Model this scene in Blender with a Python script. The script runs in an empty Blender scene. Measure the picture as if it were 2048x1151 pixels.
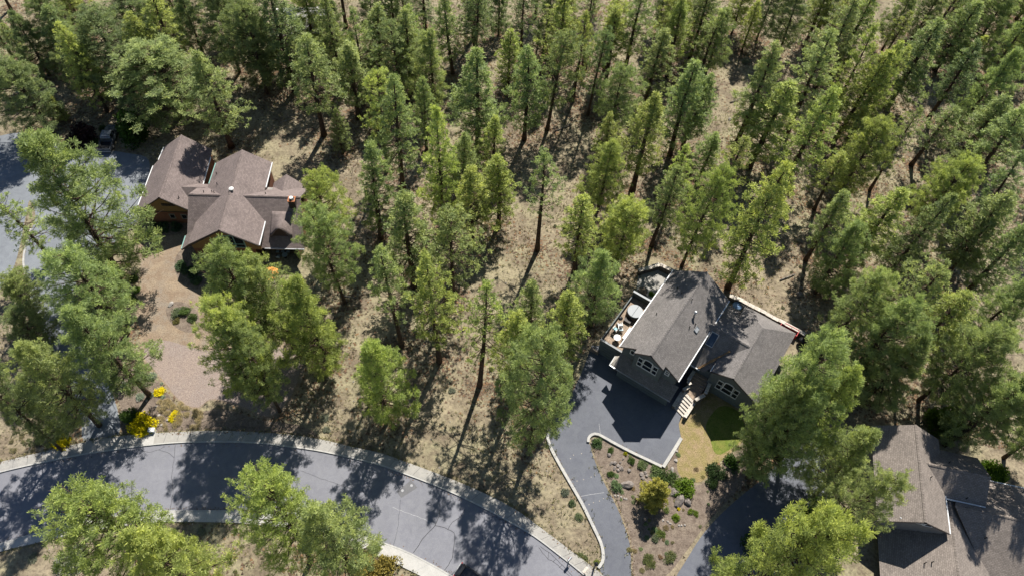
import bpy, bmesh, math, random
import numpy as np
from mathutils import Vector, Matrix
from mathutils.geometry import tessellate_polygon

# ------------------------------------------------------------------ camera, sky, sun, exposure
SC = bpy.context.scene
COL = SC.collection
F_PX, PITCH, ROLL, CAM_H = 1450.0, 56.0, 4.0, 87.0
_p, _r = math.radians(PITCH), math.radians(ROLL)
FWD = np.array([0, math.cos(_p), -math.sin(_p)])
R0 = np.array([1.0, 0, 0]); U0 = np.cross(R0, FWD)
RGT = R0 * math.cos(_r) + U0 * math.sin(_r)
UPV = -R0 * math.sin(_r) + U0 * math.cos(_r)
CPOS = np.array([0, 0, CAM_H])

cam_d = bpy.data.cameras.new('camera'); cam = bpy.data.objects.new('camera', cam_d); COL.objects.link(cam)
cam_d.sensor_width = 36.0; cam_d.lens = 36.0 * F_PX / 2048.0; cam_d.clip_end = 6000; cam_d.clip_start = 1.0
m = Matrix(((RGT[0], UPV[0], -FWD[0], 0), (RGT[1], UPV[1], -FWD[1], 0), (RGT[2], UPV[2], -FWD[2], CAM_H), (0, 0, 0, 1)))
cam.matrix_world = m
SC.camera = cam

SUN_EL, SUN_AZ = 50.0, 15.0          # shadows run 15 degrees west of straight towards the camera
W = bpy.data.worlds.new('World'); SC.world = W; W.use_nodes = True
wn = W.node_tree.nodes; wl = W.node_tree.links
bg = wn['Background']
sky = wn.new('ShaderNodeTexSky'); sky.sky_type = 'NISHITA'; sky.sun_disc = False
sky.sun_elevation = math.radians(SUN_EL); sky.sun_rotation = math.radians(SUN_AZ)
sky.altitude = 1100; sky.air_density = 1.0; sky.dust_density = 0.6; sky.ozone_density = 1.2
wl.new(sky.outputs[0], bg.inputs[0]); bg.inputs[1].default_value = 0.054
sl = bpy.data.lights.new('sun', 'SUN'); so = bpy.data.objects.new('sun', sl); COL.objects.link(so)
sl.energy = 4.6; sl.angle = math.radians(0.53); sl.color = (1.0, 0.95, 0.87)
_az, _el = math.radians(SUN_AZ), math.radians(SUN_EL)
sdir = Vector((math.sin(_az) * math.cos(_el), math.cos(_az) * math.cos(_el), math.sin(_el)))   # towards the sun
so.rotation_euler = sdir.to_track_quat('Z', 'Y').to_euler(); so.location = (0, 0, 200)
SC.view_settings.view_transform = 'Standard'; SC.view_settings.look = 'None'
SC.view_settings.exposure = 1.12; SC.view_settings.gamma = 1.0; SC.view_settings.use_curve_mapping = False
SC.cycles.max_bounces = 4; SC.cycles.transparent_max_bounces = 8

# ------------------------------------------------------------------ measuring helpers
def G(x, y, z=0.0):
    d = FWD * F_PX + RGT * (x - 1024) - UPV * (y - 575.5)
    return CPOS + d * ((z - CAM_H) / d[2])
def PJ(w):
    v = np.array(w, float) - CPOS; dz = v @ FWD
    return 1024 + F_PX * (v @ RGT) / dz, 575.5 - F_PX * (v @ UPV) / dz
def G2(x, y, z=0.0):
    g = G(x, y, z); return (g[0], g[1])

# ------------------------------------------------------------------ materials
MATS = {}
def nt(name):
    m = bpy.data.materials.new(name); m.use_nodes = True; MATS[name] = m
    n = m.node_tree.nodes; l = m.node_tree.links
    return m, n, l, n['Principled BSDF']
def ramp(n, stops):
    r = n.new('ShaderNodeValToRGB'); e = r.color_ramp.elements
    while len(e) < len(stops): e.new(0.5)
    for i, (p, c) in enumerate(stops):
        e[i].position = p; e[i].color = (*c, 1) if len(c) == 3 else c
    return r
def noise(n, l, co, scale, detail=4, rough=0.55, dist=0.0):
    t = n.new('ShaderNodeTexNoise'); t.inputs['Scale'].default_value = scale; t.inputs['Detail'].default_value = detail
    t.inputs['Roughness'].default_value = rough; t.inputs['Distortion'].default_value = dist
    l.new(co, t.inputs['Vector']); return t
def mix(n, l, fac, a, b, mode='MIX'):
    x = n.new('ShaderNodeMix'); x.data_type = 'RGBA'; x.blend_type = mode
    for s, v in ((x.inputs[0], fac), (x.inputs[6], a), (x.inputs[7], b)):
        if hasattr(v, 'links') or hasattr(v, 'is_linked'): l.new(v, s)
        elif isinstance(v, (int, float)): s.default_value = v
        else: s.default_value = (*v, 1)
    return x.outputs[2]
def bump(n, l, b, h, strength, dist=0.05):
    x = n.new('ShaderNodeBump'); x.inputs['Strength'].default_value = strength; x.inputs['Distance'].default_value = dist
    l.new(h, x.inputs['Height']); l.new(x.outputs[0], b.inputs['Normal'])
def plain(name, c, rough=0.6, metal=0.0, var=0.12, scale=6.0, spec=0.3):
    m, n, l, b = nt(name)
    tc = n.new('ShaderNodeTexCoord'); t = noise(n, l, tc.outputs['Object'], scale, 4)
    lo = tuple(max(0, v * (1 - var)) for v in c); hi = tuple(min(1, v * (1 + var)) for v in c)
    r = ramp(n, [(0.3, lo), (0.7, hi)]); l.new(t.outputs['Fac'], r.inputs[0]); l.new(r.outputs[0], b.inputs['Base Color'])
    b.inputs['Roughness'].default_value = rough; b.inputs['Metallic'].default_value = metal
    b.inputs['Specular IOR Level'].default_value = spec
    return m
def ground_mat(name, c1, c2, c3, s1=0.12, s2=1.6, s3=9.0, bmp=0.6, con=1.0):
    m, n, l, b = nt(name)
    g = n.new('ShaderNodeNewGeometry'); co = g.outputs['Position']
    a = noise(n, l, co, s1, 5, 0.6, 0.4); c = noise(n, l, co, s2, 6, 0.68); d = noise(n, l, co, s3, 5, 0.7)
    ra = ramp(n, [(0.38, (0, 0, 0)), (0.62, (1, 1, 1))]); l.new(a.outputs['Fac'], ra.inputs[0])
    base = mix(n, l, ra.outputs[0], c1, c2)
    rc = ramp(n, [(0.43, (0, 0, 0)), (0.62, (1, 1, 1))]); l.new(c.outputs['Fac'], rc.inputs[0])
    base = mix(n, l, rc.outputs[0], base, c3)
    rd = ramp(n, [(0.28, tuple(1 - con * v for v in (.55, .57, .58))), (0.5, (1 - .05 * con,) * 3), (0.72, tuple(1 + con * v for v in (.3, .28, .22)))]); l.new(d.outputs['Fac'], rd.inputs[0])
    base = mix(n, l, 1.0, base, rd.outputs[0], 'MULTIPLY')
    l.new(base, b.inputs['Base Color']); b.inputs['Roughness'].default_value = 0.95; b.inputs['Specular IOR Level'].default_value = 0.1
    bump(n, l, b, d.outputs['Fac'], bmp, 0.12)
    return m
def asphalt(name, c, var=0.18, warm=(0.02, 0.01, 0.0)):
    m, n, l, b = nt(name)
    g = n.new('ShaderNodeNewGeometry'); co = g.outputs['Position']
    a = noise(n, l, co, 0.16, 5, 0.6, 0.6); f = noise(n, l, co, 14, 3, 0.6); s = noise(n, l, co, 0.9, 4, 0.65, 1.2)
    r = ramp(n, [(0.3, tuple(v * (1 - var) for v in c)), (0.7, tuple(v * (1 + var) for v in c))]); l.new(a.outputs['Fac'], r.inputs[0])
    r2 = ramp(n, [(0.25, (0.8, 0.8, 0.8)), (0.75, (1.2, 1.2, 1.2))]); l.new(f.outputs['Fac'], r2.inputs[0])
    r3 = ramp(n, [(0.3, (0.88, 0.88, 0.9)), (0.6, (1.04, 1.04, 1.03))]); l.new(s.outputs['Fac'], r3.inputs[0])
    x = mix(n, l, 1.0, r.outputs[0], r2.outputs[0], 'MULTIPLY'); x = mix(n, l, 1.0, x, r3.outputs[0], 'MULTIPLY')
    l.new(x, b.inputs['Base Color']); b.inputs['Roughness'].default_value = 0.85; b.inputs['Specular IOR Level'].default_value = 0.25
    bump(n, l, b, f.outputs['Fac'], 0.25, 0.02)
    return m
def shingles(name, c, course=0.19, tab=0.32):
    m, n, l, b = nt(name)
    uv = n.new('ShaderNodeUVMap'); uv.uv_map = 'UVMap'
    br = n.new('ShaderNodeTexBrick'); l.new(uv.outputs[0], br.inputs['Vector'])
    br.inputs['Color1'].default_value = (*[v * 0.84 for v in c], 1); br.inputs['Color2'].default_value = (*[v * 1.14 for v in c], 1)
    br.inputs['Mortar'].default_value = (*[v * 0.4 for v in c], 1); br.inputs['Scale'].default_value = 1.0
    br.inputs['Brick Width'].default_value = tab; br.inputs['Row Height'].default_value = course
    br.inputs['Mortar Size'].default_value = 0.012; br.offset = 0.37; br.inputs['Bias'].default_value = 0.0
    a = noise(n, l, uv.outputs[0], 0.35, 4, 0.6); f = noise(n, l, uv.outputs[0], 5.0, 4, 0.6)
    r = ramp(n, [(0.3, (0.86, 0.86, 0.86)), (0.7, (1.12, 1.11, 1.1))]); l.new(a.outputs['Fac'], r.inputs[0])
    r2 = ramp(n, [(0.3, (0.88, 0.88, 0.88)), (0.7, (1.1, 1.1, 1.1))]); l.new(f.outputs['Fac'], r2.inputs[0])
    x = mix(n, l, 1.0, br.outputs['Color'], r.outputs[0], 'MULTIPLY'); x = mix(n, l, 1.0, x, r2.outputs[0], 'MULTIPLY')
    l.new(x, b.inputs['Base Color']); b.inputs['Roughness'].default_value = 0.9; b.inputs['Specular IOR Level'].default_value = 0.15
    bump(n, l, b, br.outputs['Fac'], -0.35, 0.03)
    return m
def siding(name, c, board=0.2):
    m, n, l, b = nt(name)
    g = n.new('ShaderNodeNewGeometry'); s = n.new('ShaderNodeSeparateXYZ'); l.new(g.outputs['Position'], s.inputs[0])
    mm = n.new('ShaderNodeMath'); mm.operation = 'MULTIPLY'; mm.inputs[1].default_value = 1 / board; l.new(s.outputs[2], mm.inputs[0])
    fr = n.new('ShaderNodeMath'); fr.operation = 'FRACT'; l.new(mm.outputs[0], fr.inputs[0])
    f = noise(n, l, g.outputs['Position'], 3.0, 4)
    r = ramp(n, [(0.3, tuple(v * 0.85 for v in c)), (0.7, tuple(v * 1.15 for v in c))]); l.new(f.outputs['Fac'], r.inputs[0])
    r2 = ramp(n, [(0.0, (0.55, 0.55, 0.55)), (0.12, (1, 1, 1))]); l.new(fr.outputs[0], r2.inputs[0])
    l.new(mix(n, l, 1.0, r.outputs[0], r2.outputs[0], 'MULTIPLY'), b.inputs['Base Color']); b.inputs['Roughness'].default_value = 0.75
    return m
def leaf(name, trans=0.35, rough=0.55):
    # object's own colour varied clump by clump; tint also paints lit tips, shaded insides
    m, n, l, b = nt(name)
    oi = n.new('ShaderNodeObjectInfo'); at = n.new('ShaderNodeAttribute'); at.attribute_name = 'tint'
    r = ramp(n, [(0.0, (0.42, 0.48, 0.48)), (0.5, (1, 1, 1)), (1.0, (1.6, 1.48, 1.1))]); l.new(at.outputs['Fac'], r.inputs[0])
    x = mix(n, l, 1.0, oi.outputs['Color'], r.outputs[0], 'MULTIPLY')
    l.new(x, b.inputs['Base Color']); b.inputs['Roughness'].default_value = rough; b.inputs['Specular IOR Level'].default_value = 0.25
    tr = n.new('ShaderNodeBsdfTranslucent'); y = mix(n, l, 1.0, x, (1.05, 1.07, 0.82), 'MULTIPLY'); l.new(y, tr.inputs[0])
    ms = n.new('ShaderNodeMixShader'); ms.inputs[0].default_value = trans
    l.new(b.outputs[0], ms.inputs[1]); l.new(tr.outputs[0], ms.inputs[2]); l.new(ms.outputs[0], n['Material Output'].inputs[0])
    return m
def glass(name, c=(0.012, 0.016, 0.022)):
    m, n, l, b = nt(name)
    b.inputs['Base Color'].default_value = (*c, 1); b.inputs['Roughness'].default_value = 0.08; b.inputs['Specular IOR Level'].default_value = 0.5
    return m

ground_mat('dirt', (0.236, 0.196, 0.138), (0.232, 0.212, 0.132), (0.146, 0.118, 0.084), s1=0.06, s2=0.32, s3=2.6, bmp=0.8)
ground_mat('bark_yard', (0.262, 0.202, 0.140), (0.205, 0.172, 0.138), (0.195, 0.145, 0.104), s1=0.22, s2=0.7, s3=6.5, bmp=0.5)
ground_mat('gravel_pad', (0.255, 0.205, 0.175), (0.235, 0.195, 0.175), (0.215, 0.17, 0.15), s1=0.3, s2=2.5, s3=7.5, bmp=0.5)
ground_mat('mulch', (0.165, 0.132, 0.108), (0.19, 0.155, 0.122), (0.115, 0.09, 0.072), s1=0.3, s2=1.4, s3=6)
ground_mat('dry_turf', (0.225, 0.182, 0.085), (0.195, 0.165, 0.065), (0.26, 0.195, 0.115), s1=0.35, s2=1.0, s3=8, bmp=0.8)
ground_mat('green_turf', (0.125, 0.158, 0.032), (0.165, 0.168, 0.045), (0.105, 0.14, 0.026), s1=0.3, s2=1.4, s3=8, bmp=0.8)
ground_mat('concrete', (0.27, 0.26, 0.24), (0.24, 0.233, 0.22), (0.30, 0.288, 0.265), s1=0.3, s2=1.5, s3=7, bmp=0.12, con=.3)
ground_mat('pale_concrete', (0.36, 0.352, 0.33), (0.34, 0.332, 0.315), (0.385, 0.375, 0.355), s1=0.3, s2=1.5, s3=7, bmp=0.1, con=.3)
ground_mat('kerb_concrete', (0.34, 0.335, 0.315), (0.30, 0.295, 0.285), (0.37, 0.362, 0.34), s1=0.3, s2=1.5, s3=6, bmp=0.12, con=.3)
ground_mat('boulder', (0.20, 0.178, 0.162), (0.25, 0.222, 0.205), (0.15, 0.13, 0.118), s1=0.8, s2=2.2, s3=9, bmp=0.9)
ground_mat('pale_rock', (0.32, 0.30, 0.275), (0.38, 0.355, 0.33), (0.26, 0.235, 0.215), s1=0.8, s2=2.2, s3=9, bmp=0.9)
ground_mat('bark', (0.085, 0.06, 0.045), (0.12, 0.08, 0.056), (0.05, 0.038, 0.032), s1=1.0, s2=3.0, s3=11, bmp=0.9)
ground_mat('dead_wood', (0.20, 0.185, 0.165), (0.26, 0.245, 0.22), (0.14, 0.125, 0.11), s1=1.0, s2=3.0, s3=11, bmp=0.7)
ground_mat('stone_cap', (0.46, 0.42, 0.37), (0.38, 0.34, 0.30), (0.52, 0.48, 0.43), s1=0.8, s2=1.8, s3=7, bmp=0.5)
ground_mat('wall_block', (0.14, 0.12, 0.105), (0.18, 0.155, 0.135), (0.10, 0.085, 0.075), s1=0.8, s2=1.8, s3=7, bmp=0.5)
ground_mat('deck_board', (0.29, 0.225, 0.17), (0.33, 0.255, 0.195), (0.25, 0.195, 0.15), s1=0.5, s2=1.4, s3=6, bmp=0.2)
asphalt('road_asphalt', (0.155, 0.157, 0.176), 0.09)
asphalt('drive_asphalt', (0.100, 0.106, 0.124), 0.10)
asphalt('old_asphalt', (0.150, 0.162, 0.178), 0.14)
asphalt('patch_asphalt', (0.115, 0.115, 0.122), 0.06)
plain('crack', (0.045, 0.045, 0.05), 0.9, var=0.2)
plain('pale_line', (0.27, 0.27, 0.28), 0.9, var=0.2)
shingles('brown_shingle', (0.172, 0.140, 0.132))
shingles('grey_shingle', (0.158, 0.147, 0.142))
shingles('tan_shingle', (0.195, 0.168, 0.148))
shingles('white_shingle', (0.42, 0.41, 0.40))
siding('green_siding', (0.085, 0.102, 0.105)); siding('ochre_siding', (0.20, 0.125, 0.045), 0.25); siding('red_siding', (0.155, 0.062, 0.034), 0.22)
siding('taupe_siding', (0.16, 0.15, 0.14)); plain('garage_door', (0.085, 0.102, 0.108), 0.6)
plain('white_trim', (0.55, 0.56, 0.56), 0.5, var=0.05); plain('dark_trim', (0.035, 0.028, 0.025), 0.6); plain('green_trim', (0.16, 0.30, 0.27), 0.5, var=0.08)
plain('black_metal', (0.018, 0.018, 0.02), 0.45, 0.3); plain('grey_metal', (0.35, 0.36, 0.37), 0.4, 0.6); plain('white_plastic', (0.58, 0.58, 0.57), 0.45, var=0.03)
plain('truck_paint', (0.10, 0.115, 0.13), 0.22, 0.3, 0.05, spec=0.6); plain('car_paint', (0.012, 0.013, 0.016), 0.2, 0.2, 0.05, spec=0.6)
plain('rubber', (0.015, 0.015, 0.016), 0.85); plain('red_paint', (0.42, 0.025, 0.03), 0.4, var=0.1); plain('orange_cloth', (0.75, 0.27, 0.06), 0.8)
ground_mat('needle_litter', (0.30, 0.185, 0.09), (0.26, 0.17, 0.09), (0.20, 0.125, 0.07), s1=2, s2=4, s3=9); plain('cap_metal', (0.13, 0.14, 0.15), 0.5); plain('copper', (0.36, 0.14, 0.06), 0.5, 0.2); plain('tub_shell', (0.05, 0.055, 0.06), 0.5); plain('tub_cover', (0.25, 0.265, 0.28), 0.6, var=0.06)
plain('blue_cloth', (0.24, 0.38, 0.42), 0.8); plain('grey_cushion', (0.22, 0.27, 0.29), 0.8); plain('blue_tarp', (0.22, 0.34, 0.52), 0.5)
plain('tan_wood', (0.55, 0.36, 0.24), 0.7); plain('red_hydrant', (0.55, 0.03, 0.04), 0.45); plain('lamp_red', (0.3, 0.02, 0.02), 0.3); plain('lamp_white', (0.7, 0.7, 0.68), 0.2)
glass('pane'); glass('skylight_glass', (0.02, 0.035, 0.06))
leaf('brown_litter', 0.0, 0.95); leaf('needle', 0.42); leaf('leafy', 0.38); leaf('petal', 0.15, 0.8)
ground_dry = leaf('straw', 0.25, 0.9)

# ------------------------------------------------------------------ object helpers
def link(o, parent=None):
    COL.objects.link(o)
    if parent is not None: o.parent = parent
    return o
def tag(o, label=None, cat=None, group=None, kind=None):
    if label: o['label'] = label
    if cat: o['category'] = cat
    if group: o['group'] = group
    if kind: o['kind'] = kind
    return o
def empty(name, loc=(0, 0, 0), rz=0.0):
    o = bpy.data.objects.new(name, None); o.empty_display_size = 0.3
    o.location = loc; o.rotation_euler = (0, 0, rz); return link(o)
def mesh_obj(name, verts, faces, mat, parent=None, smooth=False, uvs=None):
    me = bpy.data.meshes.new(name); me.from_pydata([tuple(map(float, v)) for v in verts], [], faces); me.materials.append(MATS[mat])
    if uvs is not None:
        uvl = me.uv_layers.new(name='UVMap')
        for poly in me.polygons:
            for li, vi in zip(poly.loop_indices, poly.vertices): uvl.data[li].uv = uvs[vi]
    if smooth: me.polygons.foreach_set('use_smooth', [True] * len(me.polygons))
    me.update(); return link(bpy.data.objects.new(name, me), parent)
class MB:
    """collects boxes, prisms and tubes, then builds ONE mesh"""
    def __init__(s): s.v = []; s.f = []
    def add(s, vs, fs):
        o = len(s.v); s.v += [tuple(map(float, v)) for v in vs]; s.f += [tuple(i + o for i in f) for f in fs]; return s
    def box(s, x0, x1, y0, y1, z0, z1):
        return s.add([(x0, y0, z0), (x1, y0, z0), (x1, y1, z0), (x0, y1, z0), (x0, y0, z1), (x1, y0, z1), (x1, y1, z1), (x0, y1, z1)],
                     [(0, 3, 2, 1), (4, 5, 6, 7), (0, 1, 5, 4), (1, 2, 6, 5), (2, 3, 7, 6), (3, 0, 4, 7)])
    def prism(s, poly, z0, z1):
        n = len(poly); vs = [(p[0], p[1], z0) for p in poly] + [(p[0], p[1], z1) for p in poly]
        fs = [(i, (i + 1) % n, n + (i + 1) % n, n + i) for i in range(n)]
        for t in tessellate_polygon([[Vector((p[0], p[1], 0)) for p in poly]]): fs += [tuple(t), tuple(n + i for i in reversed(t))]
        return s.add(vs, fs)
    def tube(s, path, radii, k=8, cap=True):
        path = [np.array(p, float) for p in path]; vs = []; fs = []
        for i, p in enumerate(path):
            d = path[min(i + 1, len(path) - 1)] - path[max(i - 1, 0)]; d = d / (np.linalg.norm(d) + 1e-9)
            a = np.cross(d, (0, 0, 1.0)) if abs(d[2]) < 0.9 else np.cross(d, (1.0, 0, 0)); a /= np.linalg.norm(a); b = np.cross(d, a)
            r = radii[i] if hasattr(radii, '__len__') else radii
            for j in range(k):
                t = 2 * math.pi * j / k; vs.append(p + r * (a * math.cos(t) + b * math.sin(t)))
        for i in range(len(path) - 1):
            for j in range(k): fs.append((i * k + j, i * k + (j + 1) % k, (i + 1) * k + (j + 1) % k, (i + 1) * k + j))
        if cap: fs += [tuple(range(k)), tuple(reversed(range((len(path) - 1) * k, len(path) * k)))]
        return s.add(vs, fs)
    def disc(s, c, r, z0, z1, k=16):
        return s.prism([(c[0] + r * math.cos(2 * math.pi * j / k), c[1] + r * math.sin(2 * math.pi * j / k)) for j in range(k)], z0, z1)
    def xf(s, fn): s.v = [tuple(map(float, fn(*v))) for v in s.v]; return s
    def build(s, name, mat, parent=None, smooth=False, bevel=0.0):
        o = mesh_obj(name, s.v, s.f, mat, parent, smooth)
        bm = bmesh.new(); bm.from_mesh(o.data); bmesh.ops.recalc_face_normals(bm, faces=bm.faces)
        if bevel: bmesh.ops.bevel(bm, geom=[e for e in bm.edges if e.is_manifold and e.calc_face_angle(0) > 0.5], offset=bevel, segments=1, affect='EDGES', clamp_overlap=True)
        bm.to_mesh(o.data); bm.free(); return o
def smooth_line(pts, step=0.8, closed=False):
    P = [np.array(p, float) for p in pts]; n = len(P); out = []
    for i in range(n if closed else n - 1):
        if closed: a, b, c, d = P[(i - 1) % n], P[i], P[(i + 1) % n], P[(i + 2) % n]
        else: a, b, c, d = P[max(i - 1, 0)], P[i], P[i + 1], P[min(i + 2, n - 1)]
        k = max(2, int(np.linalg.norm(c - b) / step))
        for j in range(k):
            t = j / k
            out.append(0.5 * ((2 * b) + (c - a) * t + (2 * a - 5 * b + 4 * c - d) * t * t + (3 * b - a - 3 * c + d) * t ** 3))
    if not closed: out.append(P[-1])
    return [tuple(p) for p in out]
FLAT = []                                       # polygons on which the ground stays level
def sheet(name, poly, z, mat, kind='structure', parent=None, flat=True):
    if flat: FLAT.append(np.array(poly))
    vs = [(p[0], p[1], z) for p in poly]
    fs = [tuple(t) for t in tessellate_polygon([[Vector(v) for v in vs]])]
    o = mesh_obj(name, vs, fs, mat, parent)
    bm = bmesh.new(); bm.from_mesh(o.data)
    for f in bm.faces:
        f.normal_update()
        if f.normal.z < 0: f.normal_flip()
    bm.to_mesh(o.data); bm.free()
    if kind and parent is None: o['kind'] = kind
    return o
def ribbon(name, line, w, z0, z1, mat, parent=None, kind=None, bevel=0.0, side=0.0):
    """a strip of width w along a line; side shifts it left (+) or right (-)"""
    L = [np.array(p[:2], float) for p in line]; lft = []; rgt = []
    for i in range(len(L)):
        d = L[min(i + 1, len(L) - 1)] - L[max(i - 1, 0)]; d /= np.linalg.norm(d) + 1e-9; nn = np.array([-d[1], d[0]])
        lft.append(L[i] + nn * (w / 2 + side)); rgt.append(L[i] - nn * (w / 2 - side))
    n = len(L); vs = [(*p, z1) for p in lft] + [(*p, z1) for p in rgt]; fs = [(i, n + i, n + i + 1, i + 1) for i in range(n - 1)]
    if z0 is not None:
        vs += [(*p, z0) for p in lft] + [(*p, z0) for p in rgt]
        for i in range(n - 1): fs += [(2 * n + i, i, i + 1, 2 * n + i + 1), (n + i, 3 * n + i, 3 * n + i + 1, n + i + 1)]
        fs += [(0, 2 * n, 3 * n, n), (n - 1, 2 * n - 1, 4 * n - 1, 3 * n - 1)]
    o = mesh_obj(name, vs, fs, mat, parent)
    if kind: o['kind'] = kind
    return o, lft, rgt
def inside(poly, x, y):
    px, py = poly[:, 0], poly[:, 1]; qx, qy = np.roll(px, -1), np.roll(py, -1); c = np.zeros(np.shape(x), bool)
    for a, b, d, e in zip(px, py, qx, qy):
        if b == e: continue
        c ^= ((b > y) != (e > y)) & (x < (d - a) * (y - b) / (e - b) + a)
    return c
def polydist(poly, x, y):
    a = poly; b = np.roll(poly, -1, 0); best = np.full(np.shape(x), 1e9)
    for p, q in zip(a, b):
        d = q - p; L = d @ d + 1e-9; t = np.clip(((x - p[0]) * d[0] + (y - p[1]) * d[1]) / L, 0, 1)
        best = np.minimum(best, np.hypot(x - p[0] - t * d[0], y - p[1] - t * d[1]))
    return best
def PX(pts, z=0.0): return [G2(x, y, z) for x, y in pts]

# ------------------------------------------------------------------ road, pavements, drives, yards
kerb_n = [(-60, 963), (0, 945), (77, 927), (167, 909), (233, 899), (277, 893), (350, 886), (433, 884), (512, 886), (572, 893), (632, 901), (699, 915), (759, 930), (812, 949), (865, 969), (925, 995), (979, 1022), (1024, 1047), (1067, 1072), (1124, 1115), (1164, 1147), (1230, 1205), (1300, 1275)]
walk_n = [(-60, 941), (0, 924), (83, 904), (160, 886), (213, 876), (277, 868), (350, 864), (433, 861), (512, 864), (579, 869), (645, 879), (699, 892), (759, 905), (822, 927), (865, 943), (945, 975), (1024, 1014), (1091, 1062), (1137, 1097), (1181, 1130), (1206, 1150), (1262, 1200), (1330, 1265)]
kerb_s = [(-60, 1105), (7, 1084), (100, 1057), (200, 1036), (300, 1022), (350, 1020), (447, 1020), (512, 1024), (580, 1034), (650, 1049), (739, 1075), (799, 1095), (845, 1117), (902, 1149), (960, 1190), (1040, 1260)]
walk_s = [(-60, 1122), (10, 1100), (100, 1079), (200, 1058), (300, 1045), (350, 1043), (443, 1044), (512, 1048), (580, 1058), (650, 1073), (725, 1099), (785, 1124), (845, 1153), (920, 1195), (1000, 1270)]
KN, WN, KS, WS = (smooth_line(PX(a), 1.0) for a in (kerb_n, walk_n, kerb_s, walk_s))
road = sheet('road', KN + KS[::-1], 0.012, 'road_asphalt')
def strip(name, A, B, z, mat, base=0.0):
    """raised slab between two lines"""
    FLAT.append(np.array(A + B[::-1]))
    mb = MB(); mb.prism(A + B[::-1], base, z); o = mb.build(name, mat); o['kind'] = 'structure'; return o
def offset_line(L, d):
    L = [np.array(p) for p in L]; out = []
    for i in range(len(L)):
        t = L[min(i + 1, len(L) - 1)] - L[max(i - 1, 0)]; t = t / np.linalg.norm(t); out.append(tuple(L[i] + d * np.array([-t[1], t[0]])))
    return out
KNo, KSo = offset_line(KN, 0.18), offset_line(KS, -0.18)
strip('kerb', KN, KNo, 0.15, 'kerb_concrete'); strip('kerb', KS, KSo, 0.15, 'kerb_concrete')
pav_n = strip('pavement', offset_line(KN, 0.195), WN, 0.14, 'concrete')
pav_s = strip('pavement', offset_line(KS, -0.195), WS, 0.14, 'pale_concrete')
sheet('pale_slab', PX([(283.5, 889.5), (289.5, 866.8), (311.5, 865.8), (307.5, 887)]), 0.146, 'pale_concrete', parent=pav_n, flat=False)
# joints across the pavements
def joints(A, B, par, step, mat):
    A = np.array(A); B = np.array(B); la = np.concatenate([[0], np.cumsum(np.linalg.norm(np.diff(A, axis=0), axis=1))]); lb = np.concatenate([[0], np.cumsum(np.linalg.norm(np.diff(B, axis=0), axis=1))])
    mb = MB(); k = int(la[-1] / step)
    for i in range(1, k):
        t = i / k; a = [np.interp(t * la[-1], la, A[:, j]) for j in (0, 1)]; b = [np.interp(t * lb[-1], lb, B[:, j]) for j in (0, 1)]
        d = np.array(b) - np.array(a); q = np.array([-d[1], d[0]]) / np.linalg.norm(d) * 0.014
        mb.add([(*(np.array(a) + q), 0.1445), (*(np.array(a) - q), 0.1445), (*(np.array(b) - q), 0.1445), (*(np.array(b) + q), 0.1445)], [(0, 1, 2, 3)])
    return mb.build('joint_lines', mat, par)
joints(offset_line(KN, 0.21), WN, pav_n, 1.55, 'crack'); joints(offset_line(KS, -0.21), WS, pav_s, 3.0, 'pale_line')
# wear on the road
sheet('asphalt_patch', PX([(794, 982), (822, 959), (835, 974), (802, 995)]), 0.017, 'patch_asphalt', parent=road, flat=False)
for x, y in ((805, 980), (823, 970)):
    c = G2(x, y); MB().disc(c, 0.17, 0.012, 0.026, 14).build('valve_cover', 'pale_line', road)
for pts, w, mt in [([(827, 1104), (845, 1077), (858, 1062), (870, 1050), (879, 1030), (880, 1018)], 0.075, 'crack'), ([(870, 1050), (882, 1052), (895, 1057), (909, 1065), (909, 1087), (904, 1117), (889, 1139)], 0.07, 'crack'),
                   ([(895, 1057), (905, 1044), (919, 1034), (930, 1018)], 0.06, 'crack'), ([(785, 1014), (825, 1028), (868, 1046)], 0.06, 'pale_line'), ([(343, 954), (347, 980), (340, 1017)], 0.045, 'crack'),
                   ([(350, 890), (348, 915), (343, 954)], 0.045, 'crack'), ([(1077, 1093), (1085, 1104), (1097, 1117), (1110, 1125), (1128, 1140), (1150, 1160)], 0.05, 'crack'), ([(1080, 1092), (1098, 1103), (1112, 1116), (1130, 1135), (1146, 1152)], 0.05, 'crack'),
                   ([(1098, 1103), (1096, 1116)], 0.045, 'crack'), ([(1112, 1116), (1106, 1123)], 0.045, 'crack'), ([(1124, 1128), (1118, 1134)], 0.045, 'crack'), ([(285, 900), (300, 904), (318, 898), (338, 906), (348, 914)], 0.045, 'crack'), ([(318, 898), (330, 892)], 0.04, 'crack'), ([(786, 1095), (796, 1050), (801, 998)], 0.035, 'crack'),
                   ([(600, 940), (640, 955), (700, 975)], 0.035, 'crack')]:
    ln = []
    P = PX(pts); rnd = random.Random(int(pts[0][0]))
    for a, b in zip(P, P[1:]):
        k = max(1, int(math.dist(a, b) / 0.35))
        for j in range(k): ln.append((a[0] + (b[0] - a[0]) * j / k + rnd.uniform(-.05, .05), a[1] + (b[1] - a[1]) * j / k + rnd.uniform(-.05, .05)))
    ln.append(P[-1]); ribbon('crack', ln, w, None, 0.018 if mt == 'crack' else 0.0165, mt, road)

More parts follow.
